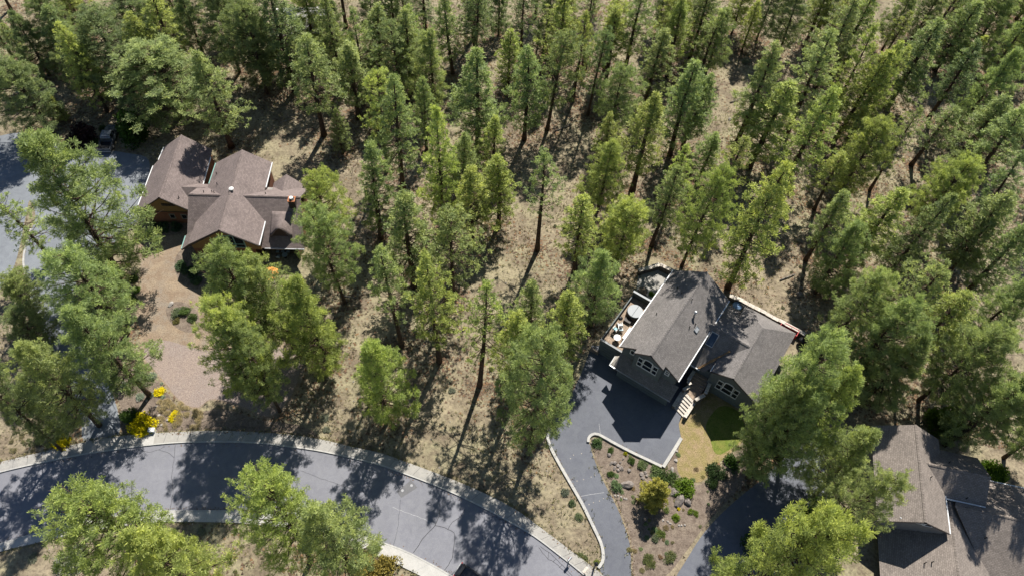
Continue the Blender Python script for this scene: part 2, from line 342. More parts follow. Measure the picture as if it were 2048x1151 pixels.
# drive of the grey house
dl = [(1094, 867), (1099, 890), (1117, 925), (1137, 960), (1164, 1007), (1187, 1054), (1201, 1084), (1206, 1107), (1204, 1124), (1196, 1135)]
dr = [(1181, 890), (1187, 914), (1206, 960), (1234, 1014), (1254, 1067), (1261, 1100), (1263, 1151), (1270, 1215)]
lip = [(1176, 884), (1177, 876), (1184, 869), (1197, 869), (1224, 884), (1264, 905), (1300, 922), (1323, 933)]
DL, DR, LIP = (smooth_line(PX(a), 0.7) for a in (dl, dr, lip))
tail = PX([(1214, 1160), (1262, 1208)])
apron = PX([(1323, 933), (1362, 875), (1357, 847), (1366, 829), (1372, 800), (1390, 770), (1370, 745), (1300, 700), (1240, 690), (1183, 690), (1165, 740), (1140, 795), (1112, 838), (1094, 867)])
drive_r = sheet('driveway', DL + tail + DR[::-1] + LIP + apron[1:-1], 0.02, 'drive_asphalt')
ribbon('drive_kerb', DL, 0.36, 0.0, 0.22, 'kerb_concrete', None, 'structure')
ribbon('drive_kerb', LIP, 0.34, 0.0, 0.26, 'kerb_concrete', None, 'structure')
ribbon('drive_kerb', smooth_line(PX([(1326, 934), (1345, 904), (1362, 876)]), 0.8), 0.42, 0.0, 0.24, 'kerb_concrete', None, 'structure')
for x, y in ((1147, 909), (1163, 906), (1141, 916), (1154, 961), (1167, 958), (1182, 953), (1190, 949), (1178, 1008), (1187, 1004), (1199, 1001), (1207, 996)):
    MB().disc(G2(x, y), 0.075, 0.021, 0.034, 8).build('pale_stone_chip', 'pale_rock', drive_r)
ribbon('seam', PX([(1160, 992), (1180, 988), (1208, 984)]), 0.05, None, 0.0245, 'pale_line', drive_r)
ribbon('seam', PX([(1198, 846), (1200, 862), (1202, 868)]), 0.04, None, 0.0245, 'pale_line', drive_r)
# drive of the tan house, in shade at lower right
sheet('driveway', smooth_line(PX([(1345, 1170), (1372, 1120), (1410, 1062), (1460, 1010), (1520, 960), (1580, 905), (1650, 868), (1730, 858), (1750, 900), (1690, 950), (1655, 1005), (1610, 1060), (1570, 1110), (1550, 1180), (1520, 1260), (1330, 1260)]), 0.8, True), 0.016, 'drive_asphalt')
# looping drive of the brown house
sheet('driveway', smooth_line(PX([(-120, 330), (-50, 290), (0, 272), (50, 266), (110, 284), (160, 300), (205, 300), (250, 306), (298, 322), (288, 400), (274, 444), (240, 478), (190, 518), (155, 560), (152, 615), (172, 680), (205, 745), (230, 800), (237, 868), (170, 884), (163, 840), (148, 790), (122, 740), (92, 680), (66, 605), (51, 550), (48, 515), (60, 470), (71, 430), (60, 400), (52, 430), (40, 490), (25, 540), (-10, 590), (-60, 640), (-110, 660), (-140, 500)]), 0.9, True), 0.018, 'old_asphalt')
ribbon('drive_kerb', smooth_line(PX([(62, 458), (48, 512), (51, 548), (65, 600), (80, 640)]), 0.7), 0.24, 0.0, 0.13, 'kerb_concrete', None, 'structure')
ribbon('drive_kerb', smooth_line(PX([(150, 770), (162, 800), (170, 838), (171, 868)]), 0.7), 0.26, 0.0, 0.13, 'kerb_concrete', None, 'structure')
# yards and beds
yard_px = [(267, 446), (300, 436), (330, 440), (376, 460), (395, 520), (430, 560), (520, 610), (600, 680), (608, 740), (585, 800), (540, 838), (480, 815), (430, 800), (413, 804), (397, 817), (370, 811), (347, 791), (330, 768), (308, 750), (267, 733), (276, 700), (281, 667), (271, 617), (283, 571), (277, 495)]
sheet('bark_yard', smooth_line(PX(yard_px), 0.7, True), 0.012, 'bark_yard')
sheet('gravel_pad', smooth_line(PX([(285, 705), (320, 680), (370, 690), (420, 700), (520, 690), (590, 705), (600, 740), (580, 795), (540, 832), (480, 810), (430, 797), (413, 801), (397, 814), (370, 808), (349, 789), (332, 766), (310, 740)]), 0.7, True), 0.017, 'gravel_pad')
sheet('planting_bed', smooth_line(PX([(332, 620), (338, 608), (352, 603), (372, 606), (395, 625), (398, 655), (380, 664), (362, 660), (345, 648), (335, 634)]), 0.5, True), 0.024, 'mulch')
sheet('planting_bed', smooth_line(PX([(350, 520), (362, 500), (380, 495), (415, 500), (420, 560), (395, 578), (365, 566), (352, 548)]), 0.5, True), 0.024, 'mulch')
sheet('planting_bed', smooth_line(PX([(284, 442), (300, 436), (340, 436), (372, 446), (374, 462), (350, 470), (310, 472), (290, 466)]), 0.5, True), 0.024, 'mulch')
sheet('planting_bed', smooth_line(PX([(243, 862), (240, 810), (232, 780), (255, 738), (300, 748), (325, 770), (342, 795), (366, 816), (400, 822), (450, 818), (520, 838), (600, 850), (640, 874), (580, 866), (512, 861), (433, 858), (350, 861), (285, 864)]), 0.6, True), 0.008, 'mulch')
sheet('planting_bed', smooth_line(PX([(1183, 884), (1200, 876), (1262, 909), (1318, 937), (1330, 936), (1362, 882), (1356, 920), (1356, 945), (1372, 962), (1400, 968), (1432, 945), (1460, 918), (1490, 900), (1500, 950), (1455, 1000), (1410, 1050), (1370, 1105), (1330, 1151), (1270, 1170), (1266, 1100), (1256, 1060), (1237, 1010), (1209, 955), (1190, 910)]), 0.8, True), 0.006, 'mulch')
sheet('lawn', smooth_line(PX([(1358, 846), (1370, 820), (1400, 790), (1440, 788), (1478, 810), (1492, 850), (1485, 882), (1456, 909), (1430, 932), (1412, 956), (1394, 964), (1371, 959), (1355, 941), (1356, 905), (1362, 875)]), 0.5, True), 0.020, 'dry_turf')
sheet('lawn', smooth_line(PX([(1412, 848), (1440, 812), (1476, 822), (1490, 856), (1480, 882), (1462, 896), (1440, 908), (1428, 902), (1420, 876)]), 0.5, True), 0.027, 'green_turf')

# ------------------------------------------------------------------ houses
class Frame:
    def __init__(s, o, deg):
        a = math.radians(deg); s.o = np.array([o[0], o[1], 0.0]); s.u = np.array([math.cos(a), math.sin(a), 0]); s.n = np.array([s.u[1], -s.u[0], 0]); s.rz = a
    def __call__(s, u, n, z=0.0): return s.o + s.u * u + s.n * n + np.array([0, 0, z])
    def xf(s): return lambda x, y, z: s(x, y, z)            # local x = u (to the back), y = n (to the right)
def fbox(fr, u0, u1, n0, n1, z0, z1): return MB().box(u0, u1, n0, n1, z0, z1).xf(fr.xf())
def slab(fr, quad, mat, parent, name='roof', th=0.2):
    """one roof plane: quad of (u, n, z), eave edge first; local UVs in metres along the eave and up the slope"""
    P = [fr(*q) for q in quad]; e = P[1] - P[0]; e /= np.linalg.norm(e)
    nor = np.cross(P[1] - P[0], P[-1] - P[0]); nor /= np.linalg.norm(nor)
    if nor[2] < 0: nor = -nor
    up = np.cross(nor, e); lo = [p - nor * th for p in P]; n = len(P)
    uv = [((p - P[0]) @ e + 3.3 * len(bpy.data.objects) % 7, (p - P[0]) @ up) for p in P]
    vs = P + lo; fs = [tuple(range(n)), tuple(reversed(range(n, 2 * n)))] + [(i, n + i, n + (i + 1) % n, (i + 1) % n) for i in range(n)]
    o = mesh_obj(name, vs, fs, mat, parent, uvs=uv + uv)
    bm = bmesh.new(); bm.from_mesh(o.data); bmesh.ops.recalc_face_normals(bm, faces=bm.faces); bm.to_mesh(o.data); bm.free()
    return o
def edge_board(fr, a, b, mat, parent, name='gutter', r=0.062, drop=0.06):
    a, b = fr(*a), fr(*b); a[2] -= drop; b[2] -= drop
    d = (b - a) / np.linalg.norm(b - a); s = np.cross(d, (0, 0, 1.0)); s /= np.linalg.norm(s); t = np.cross(s, d); vs = []
    for p in (a, b):
        for i, j in ((-1, -1), (1, -1), (1, 1), (-1, 1)): vs.append(p + s * r * i + t * r * 1.3 * j)
    mb = MB(); mb.add(vs, [(0, 1, 2, 3), (4, 7, 6, 5), (0, 4, 5, 1), (1, 5, 6, 2), (2, 6, 7, 3), (3, 7, 4, 0)]); return mb.build(name, mat, parent)
def ridge_cap(fr, a, b, mat, parent):
    a, b = fr(*a), fr(*b); k = max(2, int(np.linalg.norm(b - a) / 0.35)); mb = MB()
    d = (b - a) / np.linalg.norm(b - a); s = np.cross(d, (0, 0, 1.0)); s /= np.linalg.norm(s); t = np.cross(s, d); t = t if t[2] > 0 else -t
    for i in range(k):
        p, q = a + (b - a) * i / k, a + (b - a) * (i + 1) / k
        mb.add([p - s * .16 - t * .05, p + t * .05, p + s * .16 - t * .05, q - s * .16 - t * .08, q + t * .02, q + s * .16 - t * .08], [(0, 1, 4, 3), (1, 2, 5, 4)])
    o = mb.build('ridge_cap', mat, parent); uvl = o.data.uv_layers.new(name='UVMap')
    for lp in o.data.loops:
        c = o.data.vertices[lp.vertex_index].co; uvl.data[lp.index].uv = (c.x * 1.3 + c.y, c.y * .7 + c.z)
    return o
def gable_wall(fr, u, n0, n1, zb, ze0, ze1, nr, zr, mat, parent, th=0.2, name='gable_wall'):
    prof = [(n0, zb), (n1, zb), (n1, ze1), (nr, zr), (n0, ze0)]
    vs = [fr(u, a, b) for a, b in prof] + [fr(u + th, a, b) for a, b in prof]; k = len(prof)
    fs = [tuple(range(k)), tuple(reversed(range(k, 2 * k)))] + [(i, (i + 1) % k, k + (i + 1) % k, k + i) for i in range(k)]
    mb = MB(); mb.add(vs, fs); return mb.build(name, mat, parent)
def window(fr, u, n0, n1, z0, z1, parent, frame='white_trim', arch=False, cols=1, rows=1, name='window', out=-1, fw=0.16):
    """a framed window on a wall whose face is the plane u, looking towards out*u"""
    uo = u + out * 0.07; prof = [(n0, z0), (n1, z0), (n1, z1)]; c = (n0 + n1) / 2; rr = (n1 - n0) / 2
    if arch: prof += [(c + rr * math.cos(t), z1 + rr * 0.55 * math.sin(t)) for t in np.linspace(0, math.pi, 11)[1:-1]]
    prof += [(n0, z1)]
    pane = mesh_obj(name, [fr(u + out * 0.03, a, b) for a, b in prof], [tuple(range(len(prof)))], 'pane', parent)
    mb = MB(); k = len(prof); cz = sum(p[1] for p in prof) / k
    for i in range(k):
        a, b = np.array(prof[i]), np.array(prof[(i + 1) % k]); ia = a + (np.array([c, cz]) - a) / np.linalg.norm(np.array([c, cz]) - a) * fw * 1.4; ib = b + (np.array([c, cz]) - b) / np.linalg.norm(np.array([c, cz]) - b) * fw * 1.4
        q = [a, b, ib, ia]; mb.add([fr(uo, *p) for p in q] + [fr(u, *p) for p in q], [(0, 1, 2, 3), (4, 7, 6, 5), (0, 4, 5, 1), (1, 5, 6, 2), (2, 6, 7, 3), (3, 7, 4, 0)])
    mb.build('frame', frame, pane)
    if cols > 1 or rows > 1:
        mb = MB()
        for i in range(1, cols):
            x = n0 + (n1 - n0) * i / cols; top = z1 + (rr * 0.55 * math.sqrt(max(0, 1 - ((x - c) / rr) ** 2)) if arch else 0)
            mb.add(MB().box(min(uo, u) - 0.004, max(uo, u), x - fw / 2, x + fw / 2, z0 + .03, top - .03).xf(fr.xf()).v, MB().box(0, 1, 0, 1, 0, 1).f)
        for j in range(1, rows):
            z = z0 + (z1 - z0) * j / rows
            mb.add(MB().box(min(uo, u) - 0.002, max(uo, u), n0 + .03, n1 - .03, z - fw / 2, z + fw / 2).xf(fr.xf()).v, MB().box(0, 1, 0, 1, 0, 1).f)
        mb.build('glazing_bar', frame, pane)
    return pane
def side_window(fr, n, u0, u1, z0, z1, parent, out=1, frame='white_trim'):
    f2 = Frame((0, 0), 0); f2.o = fr.o.copy(); f2.u = fr.n; f2.n = fr.u
    return window(f2, n, u0, u1, z0, z1, parent, frame, out=out, cols=2)
def vent(fr, u, n, z, parent, kind='pipe'):
    p = fr(u, n, z); mb = MB()
    if kind == 'pipe': mb.tube([p - (0, 0, .3), p + (0, 0, .42)], 0.06, 8); return mb.build('vent_pipe', 'black_metal', parent)
    if kind == 'cap':
        mb.tube([p - (0, 0, .3), p + (0, 0, .75)], 0.11, 10); mb.tube([p + (0, 0, .75), p + (0, 0, .82), p + (0, 0, 1.0)], [.24, .24, .07], 12); return mb.build('vent_cap', 'grey_metal', parent)
    mb.tube([p - (0, 0, .3), p + (0, 0, .25)], 0.2, 12); mb.tube([p + (0, 0, .25), p + (0, 0, .3), p + (0, 0, .42)], [.34, .34, .1], 14); return mb.build('roof_vent', 'white_plastic', parent)

# ---- grey-green house with the big garage court
GF = Frame((17.65, 43.96), 58.5)
gh = empty('house', tuple(GF(0, 0)), 0); gh.location = (0, 0, 0)
tag(gh, 'grey shingled house with dark green siding and arched windows above the garage court', 'house')
RS, GS = 'grey_shingle', 'green_siding'
PT = 0.726
fl = lambda fr, u0, u1, n0, n1: FLAT.append(np.array([fr(u0, n0)[:2], fr(u1, n0)[:2], fr(u1, n1)[:2], fr(u0, n1)[:2]]))
fl(GF, -1.5, 21, -8.5, 16)
# main two-storey block: front bay stands forward of the outer parts
zr, hw = 9.35, 4.25; zm = zr - PT * 2.05; ze = zr - PT * hw
slab(GF, [(0.55, -hw, ze), (15.4, -hw, ze), (15.4, 0, zr), (-0.1, 0, zr), (-0.1, -2.05, zm), (0.55, -2.05, zm)], RS, gh)
slab(GF, [(0.55, hw, ze), (15.4, hw, ze), (15.4, 0, zr), (-0.1, 0, zr), (-0.1, 2.05, zm), (0.55, 2.05, zm)], RS, gh)
ridge_cap(GF, (-0.1, 0, zr + .03), (15.4, 0, zr + .03), RS, gh)
fbox(GF, 0.95, 15.0, -3.85, 3.85, 0, ze - .1).build('wall', GS, gh)
gable_wall(GF, 0.95, -3.85, 3.85, ze - .3, ze - .05, ze - .05, 0, zr - PT * .1 - .35, GS, gh); gable_wall(GF, 14.8, -3.85, 3.85, ze - .3, ze - .05, ze - .05, 0, zr - .4, GS, gh)
gable_wall(GF, 0.28, -1.95, 1.95, 3.5, zm - .3, zm - .3, 0, zr - .32, GS, gh, th=0.9)
edge_board(GF, (0.5, -hw - .03, ze), (15.4, -hw - .03, ze), 'white_trim', gh); edge_board(GF, (0.5, hw + .03, ze), (15.4, hw + .03, ze), 'white_trim', gh)
for s in (-1, 1):
    edge_board(GF, (-0.12, 0, zr - .02), (-0.12, 2.05 * s, zm - .02), 'dark_trim', gh, 'barge_board', .05, .1); edge_board(GF, (0.53, 2.05 * s, zm - .02), (0.53, hw * s, ze - .02), 'dark_trim', gh, 'barge_board', .05, .1)
window(GF, 0.28, -0.68, 0.68, 4.95, 7.0, gh, arch=True, cols=1, rows=2, fw=.12); window(GF, 0.28, -1.4, -0.74, 4.95, 7.0, gh, rows=2, fw=.12); window(GF, 0.28, 0.74, 1.4, 4.95, 7.0, gh, rows=2, fw=.12)
window(GF, 0.95, -2.85, -2.2, 5.4, 6.55, gh); window(GF, 0.95, 2.2, 2.85, 5.4, 6.5, gh, rows=2)
# garage under a skirt roof
fbox(GF, 0.0, 0.93, -3.35, 4.2, 0, 3.0).build('garage_wall', GS, gh)
slab(GF, [(-0.75, -3.9, 3.0), (-0.75, 4.55, 3.0), (0.95, 4.55, 4.35), (0.95, -3.9, 4.35)], RS, gh, th=.14)
slab(GF, [(-0.75, -4.4, 2.98), (-0.75, -3.88, 2.98), (0.6, -3.88, 4.0), (0.6, -4.4, 3.4)], 'stone_cap', gh, 'roof_return', th=.1)
edge_board(GF, (-0.78, -4.4, 3.0), (-0.78, 4.55, 3.0), 'grey_metal', gh, r=.05); edge_board(GF, (-0.75, -4.42, 3.02), (0.6, -4.42, 3.4), 'white_trim', gh, 'barge_board', .06)
for a, b in ((-2.75, -0.1), (0.4, 3.05)):
    d = fbox(GF, -0.05, 0.02, a, b, 0.05, 2.35).build('garage_door', 'garage_door', gh)
    for k in range(1, 4): fbox(GF, -0.062, -0.045, a + .04, b - .04, .05 + .575 * k - .02, .05 + .575 * k + .02).build('panel_rail', 'dark_trim', d)
# deck wing over the second garage
fbox(GF, 1.55, 10.6, -7.2, -3.86, 0, 2.8).build('deck_wing_wall', GS, gh)
for i in range(24):
    w = 3.3 / 24; fbox(GF, 1.6, 10.6, -7.18 + i * w + .01, -7.18 + (i + 1) * w - .01, 2.8, 2.86 + 0.004 * (i % 3)).build('deck_board', 'deck_board', gh)
fbox(GF, 1.48, 1.64, -7.3, -3.87, 2.6, 3.55).build('parapet', GS, gh); fbox(GF, 1.42, 1.70, -7.36, -3.88, 3.55, 3.61).build('parapet_cap', 'cap_metal', gh)
fbox(GF, 1.64, 10.5, -7.32, -7.18, 2.6, 3.45).build('parapet', GS, gh)
fbox(GF, 10.5, 10.72, -7.4, -3.87, 0, 3.95).build('divider_wall', GS, gh); fbox(GF, 10.46, 10.76, -7.44, -3.88, 3.95, 4.02).build('parapet_cap', 'tub_cover', gh)
d = fbox(GF, 1.50, 1.56, -6.75, -4.6, 0.05, 2.3).build('garage_door', 'garage_door', gh)
for k in range(1, 4): fbox(GF, 1.488, 1.50, -6.7, -4.65, .05 + .56 * k - .02, .05 + .56 * k + .02).build('panel_rail', 'dark_trim', d)
# right wing: front gable, hip at the back, and the link roof with the skylight
wr, nr_ = 6.85, 9.7
slab(GF, [(5.15, 6.9, wr - PT * 2.8), (17.3, 6.3, wr - PT * 3.4), (13.7, nr_, wr), (4.6, nr_, wr)], RS, gh)
slab(GF, [(4.9, 13.8, wr - PT * 4.1), (17.8, 13.8, wr - PT * 4.1), (13.7, nr_, wr), (4.6, nr_, wr)], RS, gh)
slab(GF, [(17.8, 5.6, wr - PT * 4.1), (17.8, 13.8, wr - PT * 4.1), (13.7, nr_, wr)], RS, gh)
ridge_cap(GF, (4.6, nr_, wr + .03), (13.7, nr_, wr + .03), RS, gh)
slab(GF, [(5.35, 3.9, 3.4), (5.35, 6.2, 3.4), (10.1, 9.6, 6.8), (10.1, 3.5, 6.8)], RS, gh)
slab(GF, [(17.0, 3.9, 3.3), (17.0, 8.5, 3.3), (10.1, 9.6, 6.78), (10.1, 3.5, 6.78)], RS, gh)
ridge_cap(GF, (10.1, 3.6, 6.82), (10.1, 9.5, 6.82), RS, gh)
fbox(GF, 5.9, 16.5, 3.86, 13.3, 0, 3.25).build('wing_wall', GS, gh)
gable_wall(GF, 5.3, 7.1, 13.3, 0, wr - PT * 2.6 - .25, wr - PT * 3.6 - .25, nr_, wr - .3, GS, gh, th=0.55)
fbox(GF, 5.86, 8.2, 6.95, 7.08, 0, 4.5).build('wing_wall', GS, gh)
edge_board(GF, (5.33, 3.95, 3.4), (5.33, 5.6, 3.4), 'white_trim', gh); edge_board(GF, (5.12, 6.88, wr - PT * 2.82), (6.2, 6.88, wr - PT * 2.82), 'white_trim', gh)
for s, e in ((6.9, wr - PT * 2.8), (13.8, wr - PT * 4.1)): edge_board(GF, (4.6, nr_, wr - .02), (5.1 if s < 9 else 4.9, s, e - .02), 'dark_trim', gh, 'barge_board', .05, .1)
window(GF, 5.3, 9.1, 10.5, 1.7, 3.9, gh, arch=True, rows=2, fw=.12); window(GF, 5.3, 8.3, 9.02, 1.7, 3.9, gh, rows=2, fw=.12); window(GF, 5.3, 10.58, 11.3, 1.7, 3.9, gh, rows=2, fw=.12)
# fallen needles caught in the valley
rv = random.Random(4); mb = MB()
for i in range(16):
    t_ = i / 15; u_, n_ = 5.5 + 3.0 * t_, 5.45 + 2.15 * t_; hw_ = .22 * (1 - .5 * t_) * rv.uniform(.5, 1.2); z_ = 3.4 + .716 * (u_ - 5.35) + .07
    mb.add([GF(u_ - .16, n_ - .11 - hw_ * .6, z_ - .08), GF(u_ + hw_, n_ - hw_, z_ + .1), GF(u_ + .16, n_ + .11 + hw_ * .4, z_ + .12), GF(u_ - hw_ * .7, n_ + hw_, z_ + .1)], [(0, 1, 2, 3)])
mb.build('needle_litter', 'needle_litter', gh)
# skylights, vents
def skylight(fr, u0, u1, n0, n1, zf, mat, parent):
    q = [(u0, n0, zf(u0, n0) + .12), (u0, n1, zf(u0, n1) + .12), (u1, n1, zf(u1, n1) + .12), (u1, n0, zf(u1, n0) + .12)]
    s = slab(fr, q, mat, parent, 'skylight', .1)
    mb = MB()
    for i in range(4):
        a, b = fr(*q[i]), fr(*q[(i + 1) % 4]); mb.tube([a, b], .06, 4)
    mb.build('skylight_frame', 'grey_metal', s)
skylight(GF, 8.0, 9.5, 4.5, 5.5, lambda u, n: 3.4 + .716 * (u - 5.35), 'skylight_glass', gh)
skylight(GF, 7.5, 8.3, 2.55, 3.0, lambda u, n: zr - PT * abs(n), 'tub_cover', gh)
mz = lambda n: zr - PT * abs(n)
for u, n, k in ((11.9, -2.2, 'pipe'), (11.0, -1.3, 'pipe'), (6.9, -2.6, 'pipe'), (10.4, .35, 'pipe'), (9.1, 1.6, 'cap'), (8.3, 2.3, 'pipe'), (7.3, 1.9, 'pipe')): vent(GF, u, n, mz(n), gh, k)
# steps up to the door
sf = GF
st = empty('entry_stairs'); tag(st, 'turning entry stairs with pale stone side walls between garage and lawn', 'stairs')
for i in range(6):
    MB().prism([sf(0.35 + i * .42, 5.3)[:2], sf(-0.15 + i * .42, 6.9)[:2], sf(0.27 + i * .42, 6.9)[:2], sf(0.77 + i * .42, 5.3)[:2]], 0, .16 * (i + 1)).build('step', 'stone_cap', st)
MB().prism([sf(2.87, 5.3)[:2], sf(2.37, 6.9)[:2], sf(3.6, 7.6)[:2], sf(4.3, 6.2)[:2], sf(3.8, 5.2)[:2]], 0, 1.0).build('landing', 'deck_board', st)
for i in range(5):
    MB().box(3.85 + i * .4, 4.25 + i * .4, 5.3, 7.3, 0, 1.0 + .16 * (i + 1)).xf(sf.xf()).build('step', 'deck_board', st)
for path in ([(0.15, 5.15), (2.6, 5.15), (3.6, 5.55), (3.9, 5.05), (5.6, 5.05)], [(-0.35, 7.05), (2.2, 7.1), (3.6, 7.75), (5.6, 7.5)]):
    ln = [tuple(sf(a, b)[:2]) for a, b in path]
    for j, (a, b) in enumerate(zip(ln, ln[1:])):
        h = [0.75, 1.5, 1.9, 2.1][min(j + (0 if len(path) == 5 else 0), 3)]
        ribbon('side_wall', [a, b], .34, 0, h, 'wall_block', st); ribbon('wall_cap', [a, b], .46, h, h + .07, 'stone_cap', st)
# retaining walls
def block_wall(name, px, h, label, w=.45, cap='stone_cap'):
    t = empty(name); tag(t, label, 'wall'); ln = [np.array(G2(x, y)) for x, y in px]
    for a, b in zip(ln, ln[1:]):
        L = np.linalg.norm(b - a); k = max(1, int(L / .9)); d = (b - a) / L
        for i in range(k):
            p, q = a + (b - a) * i / k + d * .012, a + (b - a) * (i + 1) / k - d * .012; rr = random.Random(int(p[0] * 100))
            hh = h + rr.uniform(-.06, .06)
            ribbon('block', [p, q], w + rr.uniform(-.04, .05), 0, hh, 'wall_block', t); ribbon('cap_stone', [p, q], w + .14 + rr.uniform(-.05, .05), hh, hh + .09, cap, t)
    return t
block_wall('retaining_wall', [(1275, 548), (1317, 536), (1347, 551)], 0.9, 'low stone retaining wall around the patio behind the grey roof')
block_wall('retaining_wall', [(1455, 597), (1482, 609), (1540, 640), (1592, 667), (1630, 692)], 0.95, 'pale capped stone retaining wall running behind the right wing')
ribbon('garden_wall', PX([(1180, 700), (1196, 709)]), .25, 0, .8, 'wall_block'); tag(bpy.data.objects['garden_wall'], 'short low wall stub at the left corner of the garage court', 'wall')

# ---- brown house with the olive gables
BF = Frame((-51.3, 65.6), 93.2); fl(BF, -8, 13.5, -5.5, 22)
bh = empty('house'); tag(bh, 'brown shingled house with ochre gables and a rounded eyebrow dormer', 'house')
BS = 'brown_shingle'
gz = lambda n: 6.6 - .78 * abs(n - .2)
slab(BF, [(-0.1, -4.5, gz(-4.5)), (9.3, -4.5, gz(-4.5)), (9.9, -3.6, gz(-3.6)), (12.4, -3.4, gz(-3.4)), (12.4, .2, 6.6), (-0.1, .2, 6.6)], BS, bh)
slab(BF, [(-0.1, 4.2, gz(4.2)), (12.4, 4.0, gz(4.0)), (12.4, .2, 6.6), (-0.1, .2, 6.6)], BS, bh)
ridge_cap(BF, (-.1, .2, 6.63), (12.4, .2, 6.63), BS, bh)
fbox(BF, 0.6, 11.9, -4.0, 3.7, 0, 3.0).build('garage_wall', 'red_siding', bh)
gable_wall(BF, 0.45, -4.05, 3.75, 2.75, 3.0, 3.35, .2, 6.3, 'ochre_siding', bh, th=.3); gable_wall(BF, 11.7, -3.3, 3.6, 2.6, 3.4, 3.4, .2, 6.3, 'ochre_siding', bh)
fbox(BF, .40, .44, -4.0, 3.7, 2.68, 2.84).build('trim_board', 'dark_trim', bh)
w = window(BF, .45, -0.4, 1.5, 4.1, 4.6, bh, 'dark_trim', cols=4, rows=2); window(BF, .6, -0.2, 0.65, 1.0, 2.1, bh, 'taupe_siding'); window(BF, .6, 1.5, 2.4, 1.0, 2.1, bh, 'taupe_siding')
edge_board(BF, (-0.1, -4.54, gz(-4.5)), (9.3, -4.54, gz(-4.5)), 'white_trim', bh); edge_board(BF, (9.9, -3.64, gz(-3.6)), (12.4, -3.44, gz(-3.4)), 'white_trim', bh, r=.06); edge_board(BF, (4.6, 4.2, gz(4.2)), (10.8, 4.08, gz(4.05)), 'white_trim', bh)
for n in (-4.5, 4.2): edge_board(BF, (-0.13, .2, 6.58), (-0.13, n, gz(n) - .02), 'dark_trim', bh, 'barge_board', .05, .1)
# main gable
Z, NR, P2 = 8.0, 10.57, .625; hz = lambda n: Z - P2 * abs(n - NR)
slab(BF, [(-7.1, 4.2, 3.75), (-4.6, 4.2, 3.75), (-4.6, 5.4, hz(5.4)), (-7.0, 5.4, hz(5.4))], BS, bh)
slab(BF, [(-7.0, 5.4, hz(5.4)), (8.3, 5.9, hz(5.9)), (8.3, NR, Z), (-6.8, NR, Z)], BS, bh)
slab(BF, [(-7.0, 15.3, hz(15.3)), (-1.0, 15.3, hz(15.3)), (0.5, 14.4, hz(14.4)), (8.2, 14.4, hz(14.4)), (8.3, NR, Z), (-6.8, NR, Z)], BS, bh)
ridge_cap(BF, (-6.8, NR, Z + .03), (8.3, NR, Z + .03), BS, bh)
fbox(BF, -6.0, 7.8, 6.3, 14.0, 0, hz(6.3) - .3).build('wall', 'red_siding', bh)
gable_wall(BF, -6.15, 5.3, 15.0, 2.9, hz(5.3) - .25, hz(15.0) - .25, NR, Z - .28, 'ochre_siding', bh); gable_wall(BF, 7.6, 6.3, 14.0, 2.9, hz(6.3) - .3, hz(14) - .3, NR, Z - .28, 'ochre_siding', bh)
window(BF, -6.15, 8.9, 13.0, 3.3, 4.9, bh, 'green_trim', arch=True, cols=3, rows=2, fw=.12)
for n in (4.2, 15.3): edge_board(BF, (-6.83, NR, Z - .02), (-7.05, n, (3.73 if n < 9 else hz(n) - .02)), 'dark_trim', bh, 'barge_board', .06, .12)
edge_board(BF, (-7.0, 15.35, hz(15.3)), (-2.4, 15.35, hz(15.3)), 'white_trim', bh); edge_board(BF, (3.2, 14.45, hz(14.4)), (8.2, 14.45, hz(14.4)), 'white_trim', bh); edge_board(BF, (4.1, 5.78, hz(5.8)), (8.2, 5.86, hz(5.9)), 'green_trim', bh); edge_board(BF, (-7.0, 4.15, 3.75), (-4.7, 4.15, 3.75), 'green_trim', bh)
# cross wing with the eyebrow dormer
CR, CU, CP = 7.0, .3, .643; cz = lambda u: CR - CP * abs(u - CU)
slab(BF, [(-5.95, 4.4, cz(-5.95)), (-5.95, 21.0, cz(-5.95)), (CU, 20.2, CR), (CU, 4.4, CR)], BS, bh)
slab(BF, [(4.2, 4.4, cz(4.2)), (4.2, 20.2, cz(4.2)), (CU, 20.2, CR), (CU, 4.4, CR)], BS, bh)
ridge_cap(BF, (CU, 4.4, CR + .03), (CU, 20.2, CR + .03), BS, bh)
fbox(BF, -2.7, 3.6, 14.2, 19.8, 0, 3.9).build('wing_wall', 'red_siding', bh); fbox(BF, -5.5, 3.6, 4.9, 6.2, 0, 3.2).build('wing_wall', 'red_siding', bh)
fbox(BF, -5.6, -2.72, 19.5, 19.8, 0, 3.0).build('porch_wall', 'red_siding', bh)
for n in (14.6, 19.65): fbox(BF, -5.75, -5.5, n, n + .25, 0, 2.95).build('porch_post', 'dark_trim', bh)
edge_board(BF, (-5.98, 15.4, cz(-5.95)), (-5.98, 21.0, cz(-5.95)), 'grey_metal', bh)
for k in range(3): window(BF, -2.7, 14.9 + k * 1.5, 16.1 + k * 1.5, .3, 2.2, bh, 'dark_trim', cols=2)
